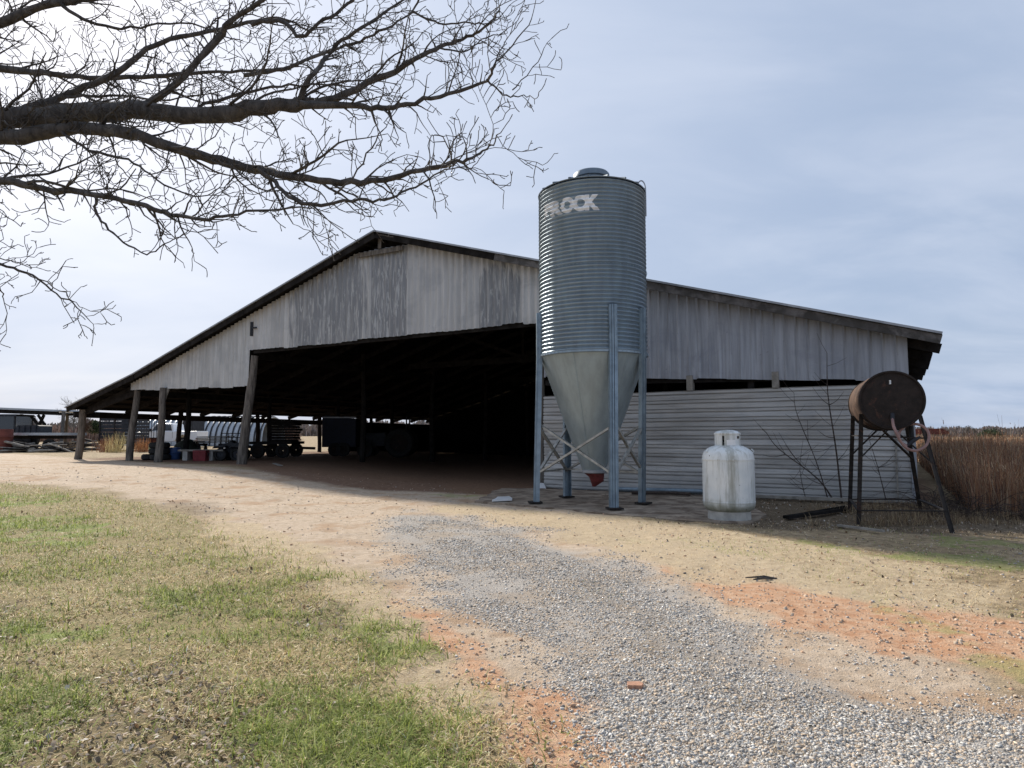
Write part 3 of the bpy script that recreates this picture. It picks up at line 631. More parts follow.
# header beams
mb = MB(); mb.bar(W(25.1, -.3, 2.28), W(25.1, VB, 2.05), .14, .26); B(mb, 'eave_beam', M_wood)
for u, z in ((21.3, 3.1), (14.5, 4.25), (-5.45, 2.95)):
    mb = MB(); mb.bar(W(u, .1, z), W(u, VB, z), .10, .24); B(mb, 'beam', M_wood)
mb = MB(); mb.bar(W(21.3, .1, 3.12), W(25.4, .1, 2.28), .1, .2); B(mb, 'beam', M_wood)
mb = MB(); mb.bar(W(14.2, .06, 4.38), W(2.8, .06, 4.44), .1, .22); B(mb, 'header_beam', M_wood)
mb = MB(); mb.bar(W(14.4, .06, 3.2), W(21.4, .06, 3.26), .1, .18); B(mb, 'header_beam', M_wood)
mb = MB(); mb.bar(W(2.7, .06, 2.78), W(-5.5, .06, 2.62), .08, .14); B(mb, 'header_beam', M_wood)
def post(base, top, r0=.13, r1=.10, m=M_post, bend=.03, n=10, name='post', parent=barn):
    base = Vector([float(c) for c in base]); top = Vector([float(c) for c in top]); pts = []; rr = []
    for i in range(9):
        t = i / 8; p = base.lerp(top, t) + Vector((math.sin(t * 5 + base.x) * bend, math.cos(t * 4 + base.y) * bend, 0))
        pts.append(p); rr.append((r0 + (r1 - r0) * t) * random.uniform(.93, 1.07))
    mb = MB(); mb.tube(pts, rr, n); return mb.build(name, m, parent, smooth=True)
def g3(p, dz=-.1): p = np.array(p, float); p[2] = float(macro(p[0], p[1])) + dz; return p
post(g3(W(*(14.62, -.02, 0))), W(14.25, .08, 4.2), .17, .13)
post(g3(W(21.42, .02, 0)), W(21.18, .05, 3.25), .15, .12)
post(g3(W(25.15, -.02, 0)), W(24.95, .0, 2.5), .15, .14)
a_ = gnd(158, 462.5); post(a_ - [0, 0, .1], at(164, 388, a_[1] + .2), .15, .12)
mb = MB(); mb.bar(at(168, 388, 25.4), at(162, 407, 25.6), .05, .16); B(mb, 'splice_plank', M_ply)
for uu, vv, zt in ((25.1, 4.6, 2.6), (25.1, 9.2, 2.6), (25.1, 13.8, 2.5), (25.1, 18.4, 2.5), (21.3, 2.4, 3.4), (21.3, 6.8, 3.4), (21.3, 11.4, 3.4), (21.3, 16, 3.4), (14.5, 6, 4.9), (14.5, 11, 4.9), (14.5, 16, 4.9), (14.5, 21, 4.9),
                   (2.95, 6, 5.8), (2.95, 12, 5.8), (2.95, 18, 5.8)):
    post(g3(W(uu, vv, 0)), W(uu, vv, zt), .13, .11, M_wood, n=8)
post(g3(W(2.82, .05, 0)), W(2.82, .08, 4.5), .10, .10, M_post)
for px in (690.5, 776):
    uu = wall_uz(px, 385)[0]; mb = MB(); mb.box(W(uu, .0, 2.62), (.20, .14, .36), _a); B(mb, 'post', M_ply)
for uu in (-2.5, -5.45, .6): mb = MB(); mb.box(W(uu, .14, 1.4), (.14, .14, 2.9), _a); B(mb, 'post', M_wood)
# loose rag of sheet and hook at the joint of the two sidings
mb = MB(); mb.bar(at(252, 322, 23.1), at(251.5, 336, 23.1), .10, .05); mb.bar(at(252, 328, 22.95), at(256.5, 327.5, 22.9), .05, .05); B(mb, 'bracket', M_dark)
# bare timbers of the small gap under the ridge
mb = MB(); mb.bar(W(8.3, -.2, 7.15), W(8.3, -.2, 7.5), .1, .1); mb.bar(W(9.2, -.2, 7.05), W(7.4, -.2, 7.05), .05, .14); B(mb, 'gable_brace', M_post)

# ------------------------------------------------------------------ feed silo
SX, SY, SR = 1.69, 13.70, 1.125
zr = float(at(590, 357, SY)[2]) - .0                 # foot of the cylinder
ztop = float(at(590, 176.5, SY - SR)[2])
silo = thing('grain_silo', 'tall corrugated galvanised feed silo with grey cone hopper on steel legs', 'silo', (SX, SY, 0.0))
rings = 42; prof = []; per = 8; hh_ = ztop - zr; amp = .021
for i in range(rings * per + 1):
    z = zr + hh_ * i / (rings * per); prof.append((SR - amp + amp * math.cos(2 * math.pi * i / per + math.pi), z))
mbw = MB(); mbw.lathe(prof, (SX, SY, 0), 120)
mb = MB(); mb.lathe([(SR + .004, ztop - .005), (SR + .012, ztop + .012), (SR - .02, ztop + .03), (.36, ztop + .26), (.34, ztop + .28)], (SX, SY, 0), 72)
for k in range(18):                                   # roof ribs
    a = k / 18 * 2 * math.pi; mb.bar((SX + math.cos(a) * .36, SY + math.sin(a) * .36, ztop + .27), (SX + math.cos(a) * SR, SY + math.sin(a) * SR, ztop + .035), .03, .03)
mb.build('roof', M_dome, silo)
mb = MB(); z0 = ztop + .30; mb.lathe([(.345, z0), (.345, z0 + .07), (.385, z0 + .08), (.385, z0 + .17), (.36, z0 + .20), (.25, z0 + .235), (.02, z0 + .25)], (SX, SY, 0), 48, False, True); mb.build('lid', M_dome, silo, smooth=True)
mb = MB(); mb.lathe([(.345, z0 - .03), (.36, z0 - .03), (.36, z0 + .012), (.345, z0 + .012)], (SX, SY, 0), 48); mb.build('collar', M_trim, silo)
# hopper cone, lapped sheets with bolt rows
zc = float(at(589, 470, SY)[2]); rc = .235
mb = MB(); mb.lathe([(SR - .004, zr + .04), (SR - .012, zr - .0), (SR - .03, zr - .02)] + [(SR - .03 + (rc - SR + .03) * t, zr - .02 + (zc - zr + .02) * t) for t in np.linspace(.05, 1, 12)], (SX, SY, 0), 96)
hop = mb.build('hopper', M_cone, silo, smooth=True)
for ang in [R(-118 + 60 * k) for k in range(6)]:
    mb = MB()
    ca, sa_ = math.cos(ang), math.sin(ang); pr = np.array([-sa_, ca, 0])
    def cp(t, o, r_=0.): rr = SR - .03 + (rc - SR + .03) * t + r_; return np.array([SX + ca * rr, SY + sa_ * rr, zr - .02 + (zc - zr + .02) * t]) + pr * o
    for t0, t1 in zip(np.linspace(0, .97, 13)[:-1], np.linspace(0, .97, 13)[1:]): mb.bar(cp(t0, 0, .001), cp(t1, 0, .001), .05, .006, (ca, sa_, .5))
    for t in np.linspace(.02, .95, 38):
        mb.box(cp(t, .012, .007), (.016, .016, .016), ang)
    mb.build('seam', M_cone, hop)
mb = MB(); mb.lathe([(SR + .0, zr + .02), (SR + .012, zr + .015), (SR + .012, zr - .02), (SR - .02, zr - .03)], (SX, SY, 0), 96)
for k in range(70): a = k / 70 * 2 * math.pi; mb.box((SX + math.cos(a) * (SR + .014), SY + math.sin(a) * (SR + .014), zr), (.016, .016, .016), a)
mb.build('bolt_ring', M_silo, silo)
zm = zr + hh_ * .5
for k in range(90): a = k / 90 * 2 * math.pi; mbw.box((SX + math.cos(a) * (SR + .003), SY + math.sin(a) * (SR + .003), zm), (.018, .014, .014), a)
for ang in (R(-150), R(-60), R(30), R(120)):
    for i in range(int(hh_ / .14)): mbw.box((SX + math.cos(ang) * (SR + .002), SY + math.sin(ang) * (SR + .002), zr + .07 + i * .14), (.012, .014, .014), ang)
mbw.build('cylinder_wall', M_silo, silo, smooth=True)
# outlet boot
mb = MB(); mb.lathe([(rc, zc + .01), (rc + .015, zc), (rc + .015, zc - .05), (rc, zc - .06)], (SX, SY, 0), 32); mb.build('outlet_ring', M_trim, silo)
zb0 = zc - .055; tip = at(594, 486.5, SY)
mb = MB(); n = 20; v0 = [(SX + .215 * math.cos(2 * math.pi * k / n), SY + .215 * math.sin(2 * math.pi * k / n), zb0) for k in range(n)]
v1 = [(SX + .05 + .15 * math.cos(2 * math.pi * k / n), SY + .15 * math.sin(2 * math.pi * k / n), zb0 - .13 - .04 * math.cos(2 * math.pi * k / n)) for k in range(n)]
v2 = [(tip[0] + .035 * math.cos(2 * math.pi * k / n), SY + .035 * math.sin(2 * math.pi * k / n), tip[2] + .0) for k in range(n)]
mb.add(v0 + v1 + v2, [(k, (k + 1) % n, n + (k + 1) % n, n + k) for k in range(n)] + [(n + k, n + (k + 1) % n, 2 * n + (k + 1) % n, 2 * n + k) for k in range(n)] + [tuple(range(3 * n - 1, 2 * n - 1, -1))])
boot = mb.build('outlet_boot', M_boot, silo)
# legs: folded channels, slightly splayed at the foot, standing outside the wall
feet = [(613.5, 511), (531.5, 504), (640.5, 502.5), (566.5, 498)]; tops = [(613.5, 309), (535.5, 317), (641, 340), (566, 345)]
legs = []
for (fx, fy), (tx, ty) in zip(feet, tops):
    b_ = flat(fx, fy, .05); a0 = math.atan2(b_[1] - SY, b_[0] - SX); best = None
    for a_i in np.linspace(a0 - .3, a0 + .3, 61):          # the compass bearing at which the leg meets the wall
        q = np.array([SX + math.cos(a_i) * (SR + .035), SY + math.sin(a_i) * (SR + .035), 3.0]) - Cc; e_ = abs(512 + F * q[0] / q.dot(fw) - tx)
        if best is None or e_ < best[0]: best = (e_, a_i)
    d = np.array([math.cos(best[1]), math.sin(best[1]), 0]); t_ = np.array([-d[1], d[0], 0])
    b_ = b_ * .5 + (np.array([SX, SY, .05]) + d * (SR + .035)) * .5; b_[2] = .05
    top = np.array([SX, SY, 0]) + d * (SR + .035); top[2] = float(at(590, 312, SY - .3)[2]); knee = np.array([SX, SY, 0]) + d * (SR + .035); knee[2] = zr - .05
    mb = MB(); w_ = .155; th_ = .012; dep = .075
    for seg in ((b_, knee), (knee, top)):
        for off, ww, dd_ in ((0, w_, th_), (-w_ / 2, th_, dep), (w_ / 2, th_, dep), (-.022, .03, .03), (.022, .03, .03)):
            q = t_ * off + d * (0 if ww > .1 else (-dep / 2 if ww < .02 else .02))
            mb.bar(seg[0] + q, seg[1] + q, ww, dd_, tuple(d))
    for zz_ in np.arange(knee[2] + .1, top[2], .11):
        for o in (-.05, .05): mb.box(np.array([knee[0], knee[1], 0]) + t_ * o + d * .012 + [0, 0, zz_], (.014, .014, .014), math.atan2(d[1], d[0]))
    lg = mb.build('leg', M_leg, silo); legs.append((b_, knee, d))
    mb = MB(); mb.box(b_ + [0, 0, .012], (.26, .26, .03), math.atan2(d[1], d[0])); mb.build('foot_plate', M_frame, lg)
def along(l, z): b_, k_, d = legs[l]; t = (z - b_[2]) / (k_[2] - b_[2]); return b_ + (k_ - b_) * t - d * .03
order = [(1, 0), (0, 2), (2, 3), (3, 1)]
for a, b in order:
    for (z1, z2, s) in ((.62, 1.58, 0), (1.58, .62, .03)):
        mb = MB(); mb.bar(along(a, z1) + s, along(b, z2) + s, .06, .04); mb.build('cross_brace', M_brace, silo)
for a, b in ((1, 3), (3, 2)):
    mb = MB(); mb.bar(along(a, .66), along(b, .66), .05, .04); mb.build('stretcher', M_brace, silo)
# ladder hoop at the top right of the roof
mb = MB(); pts = []
for i in range(13):
    t = i / 12; a = R(12); base = np.array([SX + math.cos(a) * (SR - .10 + .14 * t), SY - .35, 0]); ang = math.pi * (1 - t)
    pts.append((SX + SR - .08 + .09 * math.cos(ang) + .0, SY - .10, ztop - .10 + .22 + .20 * math.sin(ang) - (.12 if i == 12 else 0)))
pts = [(pts[0][0], pts[0][1], ztop - .02)] + pts + [(pts[-1][0], pts[-1][1], ztop - .45)]
mb.tube(pts, .014, 6); mb.build('handrail', M_trim, silo, smooth=True)
# the maker's lettering, wrapped onto the wall
def lettering(txt, size, name, m, parent, x0, cz, fit):
    cu = bpy.data.curves.new('lettering_curve', 'FONT'); cu.body = txt; cu.size = size; cu.space_character = .92; cu.offset = size * .075
    ob = bpy.data.objects.new('lettering_curve', cu); COL.objects.link(ob); bpy.context.view_layer.update()
    me = bpy.data.meshes.new_from_object(ob.evaluated_get(bpy.context.evaluated_depsgraph_get())); bpy.data.objects.remove(ob)
    bm = bmesh.new(); bm.from_mesh(me); bpy.data.meshes.remove(me)
    xs_ = [v.co.x for v in bm.verts]; kx = fit / (max(xs_) - min(xs_))
    for v in bm.verts: v.co.x *= kx
    xs_ = [v.co.x for v in bm.verts]; wd = max(xs_) - min(xs_); xm = min(xs_)
    for zc_ in np.arange(-.05, size, .0085): bmesh.ops.bisect_plane(bm, geom=bm.verts[:] + bm.edges[:] + bm.faces[:], plane_co=(0, zc_, 0), plane_no=(0, 1, 0))
    for xc in np.arange(xm + .04, xm + wd, .05): bmesh.ops.bisect_plane(bm, geom=bm.verts[:] + bm.edges[:] + bm.faces[:], plane_co=(xc, 0, 0), plane_no=(1, 0, 0))
    for v in bm.verts:
        s = v.co.x - xm + x0; z = cz + v.co.y * 1.0; ang = R(-90) + s / SR
        ph = (z - zr) / hh_ * rings; r = SR - amp + amp * math.cos(2 * math.pi * ph + math.pi) + .004
        v.co = (r * math.cos(ang), r * math.sin(ang), z)
    me = bpy.data.meshes.new(name); bm.to_mesh(me); bm.free(); me.materials.append(m)
    o = bpy.data.objects.new(name, me); COL.objects.link(o); o.parent = parent; return wd
zt_ = float(at(583, 208, SY - SR)[2])
lettering('BR', .37, 'faded_lettering', M_letterf, silo, -1.31, zt_, .56)
lettering('OCK', .37, 'lettering', M_letter, silo, -.80, zt_, .83)

# ------------------------------------------------------------------ propane tank
TX, TY = 3.585, 11.02; tz = .02
tank = thing('propane_tank', 'stained white upright propane cylinder standing in front of the sheet wall', 'gas tank', (TX, TY, tz))
def TB(mb, name, m, **k): return mb.build(name, m, tank, **k)
r0 = .445
mb = MB(); mb.lathe([(.36, -.02), (.37, -.02), (.365, .17), (.355, .17)], (TX, TY, tz), 48); TB(mb, 'foot_ring', M_block, smooth=True)
prof = [(.10, .13), (.28, .135), (.37, .155), (.425, .20), (r0, .27), (r0, .30), (r0 + .005, .305), (r0 + .005, .325), (r0, .33), (r0, 1.035), (r0 + .006, 1.04), (r0 + .006, 1.065), (r0, 1.07), (.438, 1.13), (.41, 1.19), (.35, 1.245), (.27, 1.285), (.16, 1.31), (.02, 1.32)]
mb = MB(); mb.lathe(prof, (TX, TY, tz), 72, True, True); TB(mb, 'body', M_tank, smooth=True)
# collar with openings: built as separate arcs between the slots
mb = MB(); rc2 = .222
def arc(a0, a1, z0, z1, r=rc2, th=.008):
    k = max(2, int(abs(a1 - a0) / R(6))); vs = []
    for i in range(k + 1):
        a = a0 + (a1 - a0) * i / k
        for rr, z in ((r, z0), (r, z1), (r - th, z1), (r - th, z0)): vs.append((TX + rr * math.cos(a), TY + rr * math.sin(a), tz + z))
    fs = []
    for i in range(k):
        for j in range(4): fs.append((i * 4 + j, i * 4 + (j + 1) % 4, i * 4 + 4 + (j + 1) % 4, i * 4 + 4 + j))
    fs += [(3, 2, 1, 0), (k * 4, k * 4 + 1, k * 4 + 2, k * 4 + 3)]; mb.add(vs, fs)
arc(R(-132), R(-180 - 60), 1.24, 1.50); arc(R(-122), R(-62), 1.24, 1.50); arc(R(-62), R(-44), 1.24, 1.42); arc(R(-44), R(100), 1.24, 1.50)
arc(R(-132), R(-122), 1.24, 1.30); arc(R(-132), R(-122), 1.47, 1.50); arc(R(-62), R(-44), 1.465, 1.50)
TB(mb, 'collar', M_tank, smooth=False)
mb = MB(); mb.lathe([(rc2 + .008, 1.49), (rc2 + .01, 1.515), (.17, 1.555), (.08, 1.572), (.01, 1.576)], (TX, TY, tz), 40, False, True); TB(mb, 'cap', M_tank, smooth=True)
mb = MB(); arc(R(-112), R(-72), 1.30, 1.40, rc2 + .004, .003); TB(mb, 'notice_plate', M_white)
mb = MB(); mb.tube([(TX, TY, tz + 1.3), (TX, TY, tz + 1.42)], .03, 8); mb.tube([(TX - .1, TY, tz + 1.38), (TX + .1, TY, tz + 1.38)], .016, 8); TB(mb, 'valve', M_dark)
for a in (R(-15), R(195)):
    mb = MB(); q = np.array([TX + math.cos(a) * .40, TY + math.sin(a) * .40, tz + 1.16]); mb.tube([q + [0, 0, 0], q + [math.cos(a) * .04, math.sin(a) * .04, .03], q + [0, 0, .08]], .011, 6); TB(mb, 'lifting_lug', M_tank)

tank.scale = (.93, .93, .93)

# ------------------------------------------------------------------ fuel drum on its stand
FC = at(892, 400, 10.0); AX = np.array([.36, .93, 0]); AX /= np.linalg.norm(AX); SXV = np.array([AX[1], -AX[0], 0]); RD = .44; LD = 1.50
drum = thing('fuel_drum_stand', 'rusty black fuel drum lying high on a dark steel stand with a hanging hose', 'fuel tank', (FC[0], FC[1], 0))
def DB(mb, name, m, **k): return mb.build(name, m, drum, **k)
def drum_rings(prof, n=64):
    vs = []; fs = []
    for r, y in prof:
        for k in range(n): a = 2 * math.pi * k / n; vs.append(FC + AX * y + SXV * (r * math.cos(a)) + np.array([0, 0, r * math.sin(a)]))
    for i in range(len(prof) - 1):
        for k in range(n): fs.append((i * n + k, i * n + (k + 1) % n, (i + 1) * n + (k + 1) % n, (i + 1) * n + k))
    return vs, fs, n
vs_, fs_, n = drum_rings([(RD, .012), (RD, .02), (RD - .004, .03), (RD - .004, LD * .5 - .02), (RD + .004, LD * .5), (RD - .004, LD * .5 + .02), (RD - .004, LD - .03), (RD, LD)])
mb = MB(); mb.add(vs_, fs_); DB(mb, 'shell', M_rusttan, smooth=True)
vs_, fs_, n = drum_rings([(RD + .004, .03), (RD + .006, -.012), (RD - .02, -.014), (RD - .03, .012), (.2, .004), (.004, .0)])
mb = MB(); mb.add(vs_, fs_ + [tuple(range(5 * n, 6 * n))]); DB(mb, 'front_head', M_rust, smooth=True)
vs_, fs_, n = drum_rings([(RD + .004, LD - .03), (RD + .006, LD + .012), (RD - .03, LD + .0), (.004, LD + .01)])
mb = MB(); mb.add(vs_, fs_ + [tuple(range(3 * n, 4 * n))]); DB(mb, 'rear_head', M_rust, smooth=True)
mb = MB(); q = FC - AX * .015 + np.array([-.02, 0, .27]); mb.box(q, (.018, .02, .06), 0); DB(mb, 'mark', M_letterf)
mb = MB(); q = FC + AX * .9 + np.array([0, 0, RD]); mb.tube([q - [0, 0, .03], q + [0, 0, .05]], .04, 10); DB(mb, 'filler_cap', M_rust)
fl_b = gnd(858.5, 525); fr_b = gnd(952.5, 533); bl_b = gnd(849.5, 512); br_b = gnd(923, 510)
bl_b = np.array([*at(849.5, 512, 11.75)[:2], 0]); br_b = np.array([*at(921, 512, 11.75)[:2], 0])
for q in (bl_b, br_b): q[2] = float(macro(q[0], q[1])) - .02
yf, yb = .18, 1.28
def side(y, s, z): return FC + AX * y + SXV * s + np.array([0, 0, z])
fl_t = side(yf, -.40, -.20); fr_t = side(yf, .385, -.24); bl_t = side(yb, -.40, -.20); br_t = side(yb, .385, -.24)
for b_, t_ in ((fl_b, fl_t), (fr_b, fr_t), (bl_b, bl_t), (br_b, br_t)):
    b_ = np.array(b_); b_[2] -= .04
    mb = MB(); mb.bar(b_, t_, .065, .012); mb.bar(b_ + [.028, 0.028, 0], t_ + [.028, .028, 0], .012, .065); DB(mb, 'leg', M_frame)
lp = lambda b_, t_, f: np.array(b_) + (np.array(t_) - np.array(b_)) * f
for a, b in ((lp(fl_b, fl_t, .13), lp(fr_b, fr_t, .18)), (lp(bl_b, bl_t, .14), lp(br_b, br_t, .14)), (lp(fl_b, fl_t, .13), lp(bl_b, bl_t, .14)), (lp(fr_b, fr_t, .18), lp(br_b, br_t, .14)),
             (lp(fl_b, fl_t, .80), lp(fr_b, fr_t, .80)), (lp(bl_b, bl_t, .80), lp(br_b, br_t, .80)), (lp(fl_b, fl_t, .80), lp(bl_b, bl_t, .80)), (lp(fr_b, fr_t, .80), lp(br_b, br_t, .80))):
    mb = MB(); mb.bar(a, b, .045, .02); DB(mb, 'crossbar', M_frame)
midt = lambda y, s: side(y, s, -.455)
for a, b in ((lp(fl_b, fl_t, .60), midt(yf, -.05)), (lp(bl_b, bl_t, .60), midt(yb, -.05)), (lp(fr_b, fr_t, .58), midt(yf, .05)), (lp(br_b, br_t, .58), midt(yb, .05))):
    mb = MB(); mb.bar(a, b, .045, .02); DB(mb, 'brace', M_frame)
for y in (yf, yb):
    mb = MB(); pts = [side(y, .455 * math.sin(t), -.455 * math.cos(t)) for t in np.linspace(-1.1, 1.1, 12)]
    for p, q in zip(pts[:-1], pts[1:]): mb.bar(p, q, .05, .02)
    DB(mb, 'cradle', M_frame)
hp = [(892.5, 419, 9.93), (893.5, 426, 9.85), (897, 434, 9.8), (901, 442, 9.8), (908, 449, 9.8), (917, 450.5, 9.8), (925.5, 446, 9.8), (929, 438, 9.82), (927, 430, 9.85), (920, 425, 9.9), (911, 424, 9.95), (904, 427, 10), (899, 433, 10), (900, 441, 9.98), (907, 446, 9.95)]
ctl = [Vector([float(c) for c in at(*h)]) for h in hp]; pts = []
for i in range(len(ctl) - 1):
    p0, p1, p2, p3 = ctl[max(i - 1, 0)], ctl[i], ctl[i + 1], ctl[min(i + 2, len(ctl) - 1)]
    for t in (0, .25, .5, .75): pts.append(.5 * ((2 * p1) + (p2 - p0) * t + (2 * p0 - 5 * p1 + 4 * p2 - p3) * t * t + (3 * p1 - p0 - 3 * p2 + p3) * t ** 3))
pts.append(ctl[-1]); mb = MB(); mb.tube(pts, .021, 8); DB(mb, 'hose', M_hose, smooth=True)
mb = MB(); mb.tube([at(892.5, 414, 10.0), at(892.5, 420, 9.93)], .03, 8); mb.tube([at(907, 446, 9.95), at(913, 441, 9.95), at(920, 437, 9.95)], [.022, .03, .018], 8); DB(mb, 'nozzle', M_dark)
mb = MB(); mb.tube([at(911, 425, 10.2), at(912, 440, 10.2)], .035, 8); DB(mb, 'filter_bowl', M_dark)

# ------------------------------------------------------------------ debris by the wall
def single(name, label, cat, mb, m, group=None, smooth=False):
    c = np.mean(np.array(mb.v), 0); base = (c[0], c[1], min(q[2] for q in mb.v)); mb.v = [tuple(np.array(q) - base) for q in mb.v]
    o = mb.build(name, m, None, smooth=smooth); o.location = [float(k) for k in base]; return tag(o, label, cat, group)
def on(p, dz=0): p = np.array(p, float); p[2] = float(gh(p[0], p[1])) + dz; return p
mb = MB(); mb.tube([W(.7, -.45, .10), W(-1.9, -.30, .13)], .055, 10); single('pipe', 'grey blue plastic pipe lying along the wall behind the propane cylinder', 'pipe', mb, M_leg, smooth=True)
mb = MB(); mb.tube([W(-.05, -1.1, .09), W(-.9, -.7, .09), W(-1.3, -.8, .09)], .04, 8); single('branch', 'dark fallen branch on the pad between silo leg and propane cylinder', 'branch', mb, M_twig, smooth=True)
mb = MB(); mb.bar(W(-2.5, -.35, .07), W(-5.2, -.45, .09), .12, .06); single('plank', 'long grey board at the foot of the wall right of the propane cylinder', 'plank', mb, M_ply)
mb = MB(); mb.bar(on(gnd(786, 520), .05), on(gnd(846, 511), .05), .12, .05); mb.bar(on(gnd(800, 517), .06), on(gnd(846, 511), .09), .04, .04); single('timber', 'blackened timber lying on leaves between cylinder and fuel stand', 'timber', mb, M_wood)
mb = MB(); mb.bar(on(gnd(838, 527), .03), on(gnd(884, 534), .05), .05, .03); single('batten', 'pale thin stick on the ground in front of the fuel stand', 'stick', mb, M_ply)
mb = MB(); mb.prism(rough_poly([flat(493, 504)[:2], flat(512, 503)[:2], flat(508, 500)[:2], flat(496, 500.5)[:2]], .1, .04), (0, 0, .05), (1, 0, 0), (0, 1, 0), (0, 0, 1), .03); single('feed_sack', 'flattened white sack on the edge of the concrete pad', 'sack', mb, M_white)
mb = MB(); mb.box(on(gnd(540, 489), .08), (.26, .2, .14), .4, .6); single('bag', 'small crumpled white bag by the barn corner behind the silo', 'bag', mb, M_white)
q = on(gnd(635, 684), .0); mb = MB(); mb.prism([(-.045, -.028), (.03, -.034), (.048, .0), (.03, .03), (-.04, .026)], q, (1, 0, 0), (0, 1, 0), (0, 0, 1), .022); single('brick_piece', 'orange brick fragment lying in the grey gravel', 'brick', mb, M_brick)
mb = MB()
for k in range(3):
    p = on(gnd(762 + random.uniform(-8, 8), 578 + random.uniform(-3, 3)), .015); a = random.uniform(-.3, .3); l = random.uniform(.06, .16)
    mb.tube([p - [l * math.cos(a), l * math.sin(a), 0], p + [0, 0, .01], p + [l * math.cos(a), l * math.sin(a), -.01]], [.006, .012, .005], 6)
single('driftwood', 'small dark twigs and root lying on the orange clay bank', 'twigs', mb, M_bark)

# ------------------------------------------------------------------ tubes in numpy for twiggy things
def twigset(segs, name, m, parent=None, n=4, col=None):
    """segs: list of (points, radii); one mesh"""
    V = []; Fc = []; o = 0
    for pts, rr in segs:
        P = np.array(pts, float); K = len(P); T = np.empty_like(P); T[1:-1] = P[2:] - P[:-2]; T[0] = P[1] - P[0]; T[-1] = P[-1] - P[-2]
        T /= np.linalg.norm(T, axis=1)[:, None] + 1e-9
        ref = np.array([.31, .2, .93]) if abs(T[0][2]) < .9 else np.array([1., 0, 0]); A = np.cross(T, ref); A /= np.linalg.norm(A, axis=1)[:, None] + 1e-9; Bn = np.cross(T, A)
        k = 8 if rr[0] > .04 else n; an = np.arange(k) / k * 2 * math.pi
        ring = P[:, None] + (A[:, None] * np.cos(an)[None, :, None] + Bn[:, None] * np.sin(an)[None, :, None]) * np.array(rr)[:, None, None]
        V.append(ring.reshape(-1, 3)); i = np.arange(K - 1)[:, None] * k; j = np.arange(k)[None]; j2 = (j + 1) % k
        Fc.append(np.stack([i + j, i + j2, i + k + j2, i + k + j], -1).reshape(-1, 4) + o); o += K * k
    V = np.concatenate(V); off = np.zeros(3)
    if parent is not None: off = np.array(parent.location)
    ob = raw(name, V - off, np.concatenate(Fc), m, smooth=True)
    if parent is not None: ob.parent = parent
    return ob
def smoothpath(ctl, k=5):
    ctl = [np.array(c, float) for c in ctl]; out = []
    for i in range(len(ctl) - 1):
        p0, p1, p2, p3 = ctl[max(i - 1, 0)], ctl[i], ctl[i + 1], ctl[min(i + 2, len(ctl) - 1)]
        for t in np.arange(k) / k: out.append(.5 * ((2 * p1) + (p2 - p0) * t + (2 * p0 - 5 * p1 + 4 * p2 - p3) * t * t + (3 * p1 - p0 - 3 * p2 + p3) * t ** 3))
    out.append(ctl[-1]); return out

# ------------------------------------------------------------------ the big bare tree reaching in from the left
rt = random.Random(5)
tree = thing('bare_tree', 'large leafless tree whose long dark limbs reach in from the upper left', 'tree', (-8.6, 6.2, 0))
limbs = []   # (points, radii)
def limb(pxs, d0, d1, r0, r1):
    r0 *= .78; r1 *= .75
    n_ = len(pxs); ctl = [at(px, py, d0 + (d1 - d0) * i / (n_ - 1) + .12 * math.sin(i * 2.3 + px)) for i, (px, py) in enumerate(pxs)]
    P = smoothpath(ctl, 5); K = len(P); P = [p + np.array([rt.gauss(0, .008), rt.gauss(0, .01), rt.gauss(0, .008)]) for p in P]
    rr = [(r0 + (r1 - r0) * (i / (K - 1)) ** .8) * rt.uniform(.93, 1.07) for i in range(K)]
    limbs.append((P, rr)); return P
limb([(-330, 190), (-160, 135), (0, 119), (88, 113), (133, 111), (195, 116), (261, 108), (300, 104)], 6.6, 6.0, .16, .085)
limb([(290, 106), (324, 100), (379, 80), (412, 61), (440, 47), (467, 37), (487, 25), (500, 8)], 6.0, 6.4, .055, .010)
limb([(300, 104), (350, 107), (382, 108), (399, 106), (440, 96), (487, 81), (494, 64), (507, 51), (531, 20)], 6.0, 5.7, .045, .006)
limb([(487, 81), (507, 96), (524, 96), (538, 98)], 5.7, 5.6, .012, .004)
limb([(512, 90), (538, 61), (551, 37)], 5.7, 5.6, .009, .003)
limb([(-330, 190), (-160, 150), (0, 137), (66, 130), (115, 130), (168, 146), (221, 161), (261, 170), (288, 175), (341, 183), (392, 178), (440, 166), (467, 159), (487, 149), (500, 134)], 6.5, 5.4, .115, .005)
limb([(255, 168), (275, 182), (301, 203), (352, 201), (385, 200), (416, 186), (446, 170), (475, 168)], 5.7, 5.2, .030, .005)
limb([(336, 196), (362, 162), (383, 130), (386, 120)], 5.4, 5.3, .012, .004)
limb([(-160, 60), (0, 22), (27, 11), (66, 2), (140, -6)], 7.2, 7.0, .085, .04)
limb([(-160, 60), (0, 69), (44, 73), (88, 77), (155, 77), (199, 73), (252, 71), (300, 66)], 7.0, 7.3, .060, .014)
limb([(10, 115), (27, 108), (66, 95), (115, 73), (155, 46), (199, 33), (248, 24), (283, 18), (310, 32)], 6.5, 7.0, .062, .012)
limb([(133, 111), (177, 82), (212, 46), (235, 18), (265, -2), (300, -40)], 6.3, 5.8, .055, .02)
limb([(297, 105), (311, 78), (331, 51), (362, 27), (399, 3), (430, -20)], 6.0, 6.5, .042, .01)
limb([(245, 74), (284, 69), (318, 54), (352, 44), (385, 27), (412, 12), (424, -10)], 6.9, 7.2, .032, .012)
limb([(250, 24), (280, 20), (301, 36), (324, 20), (352, 0), (370, -20)], 6.6, 6.4, .034, .016)
limb([(412, 12), (440, 24), (470, 22), (488, 30), (489, 50), (504, 58)], 6.9, 6.6, .016, .004)
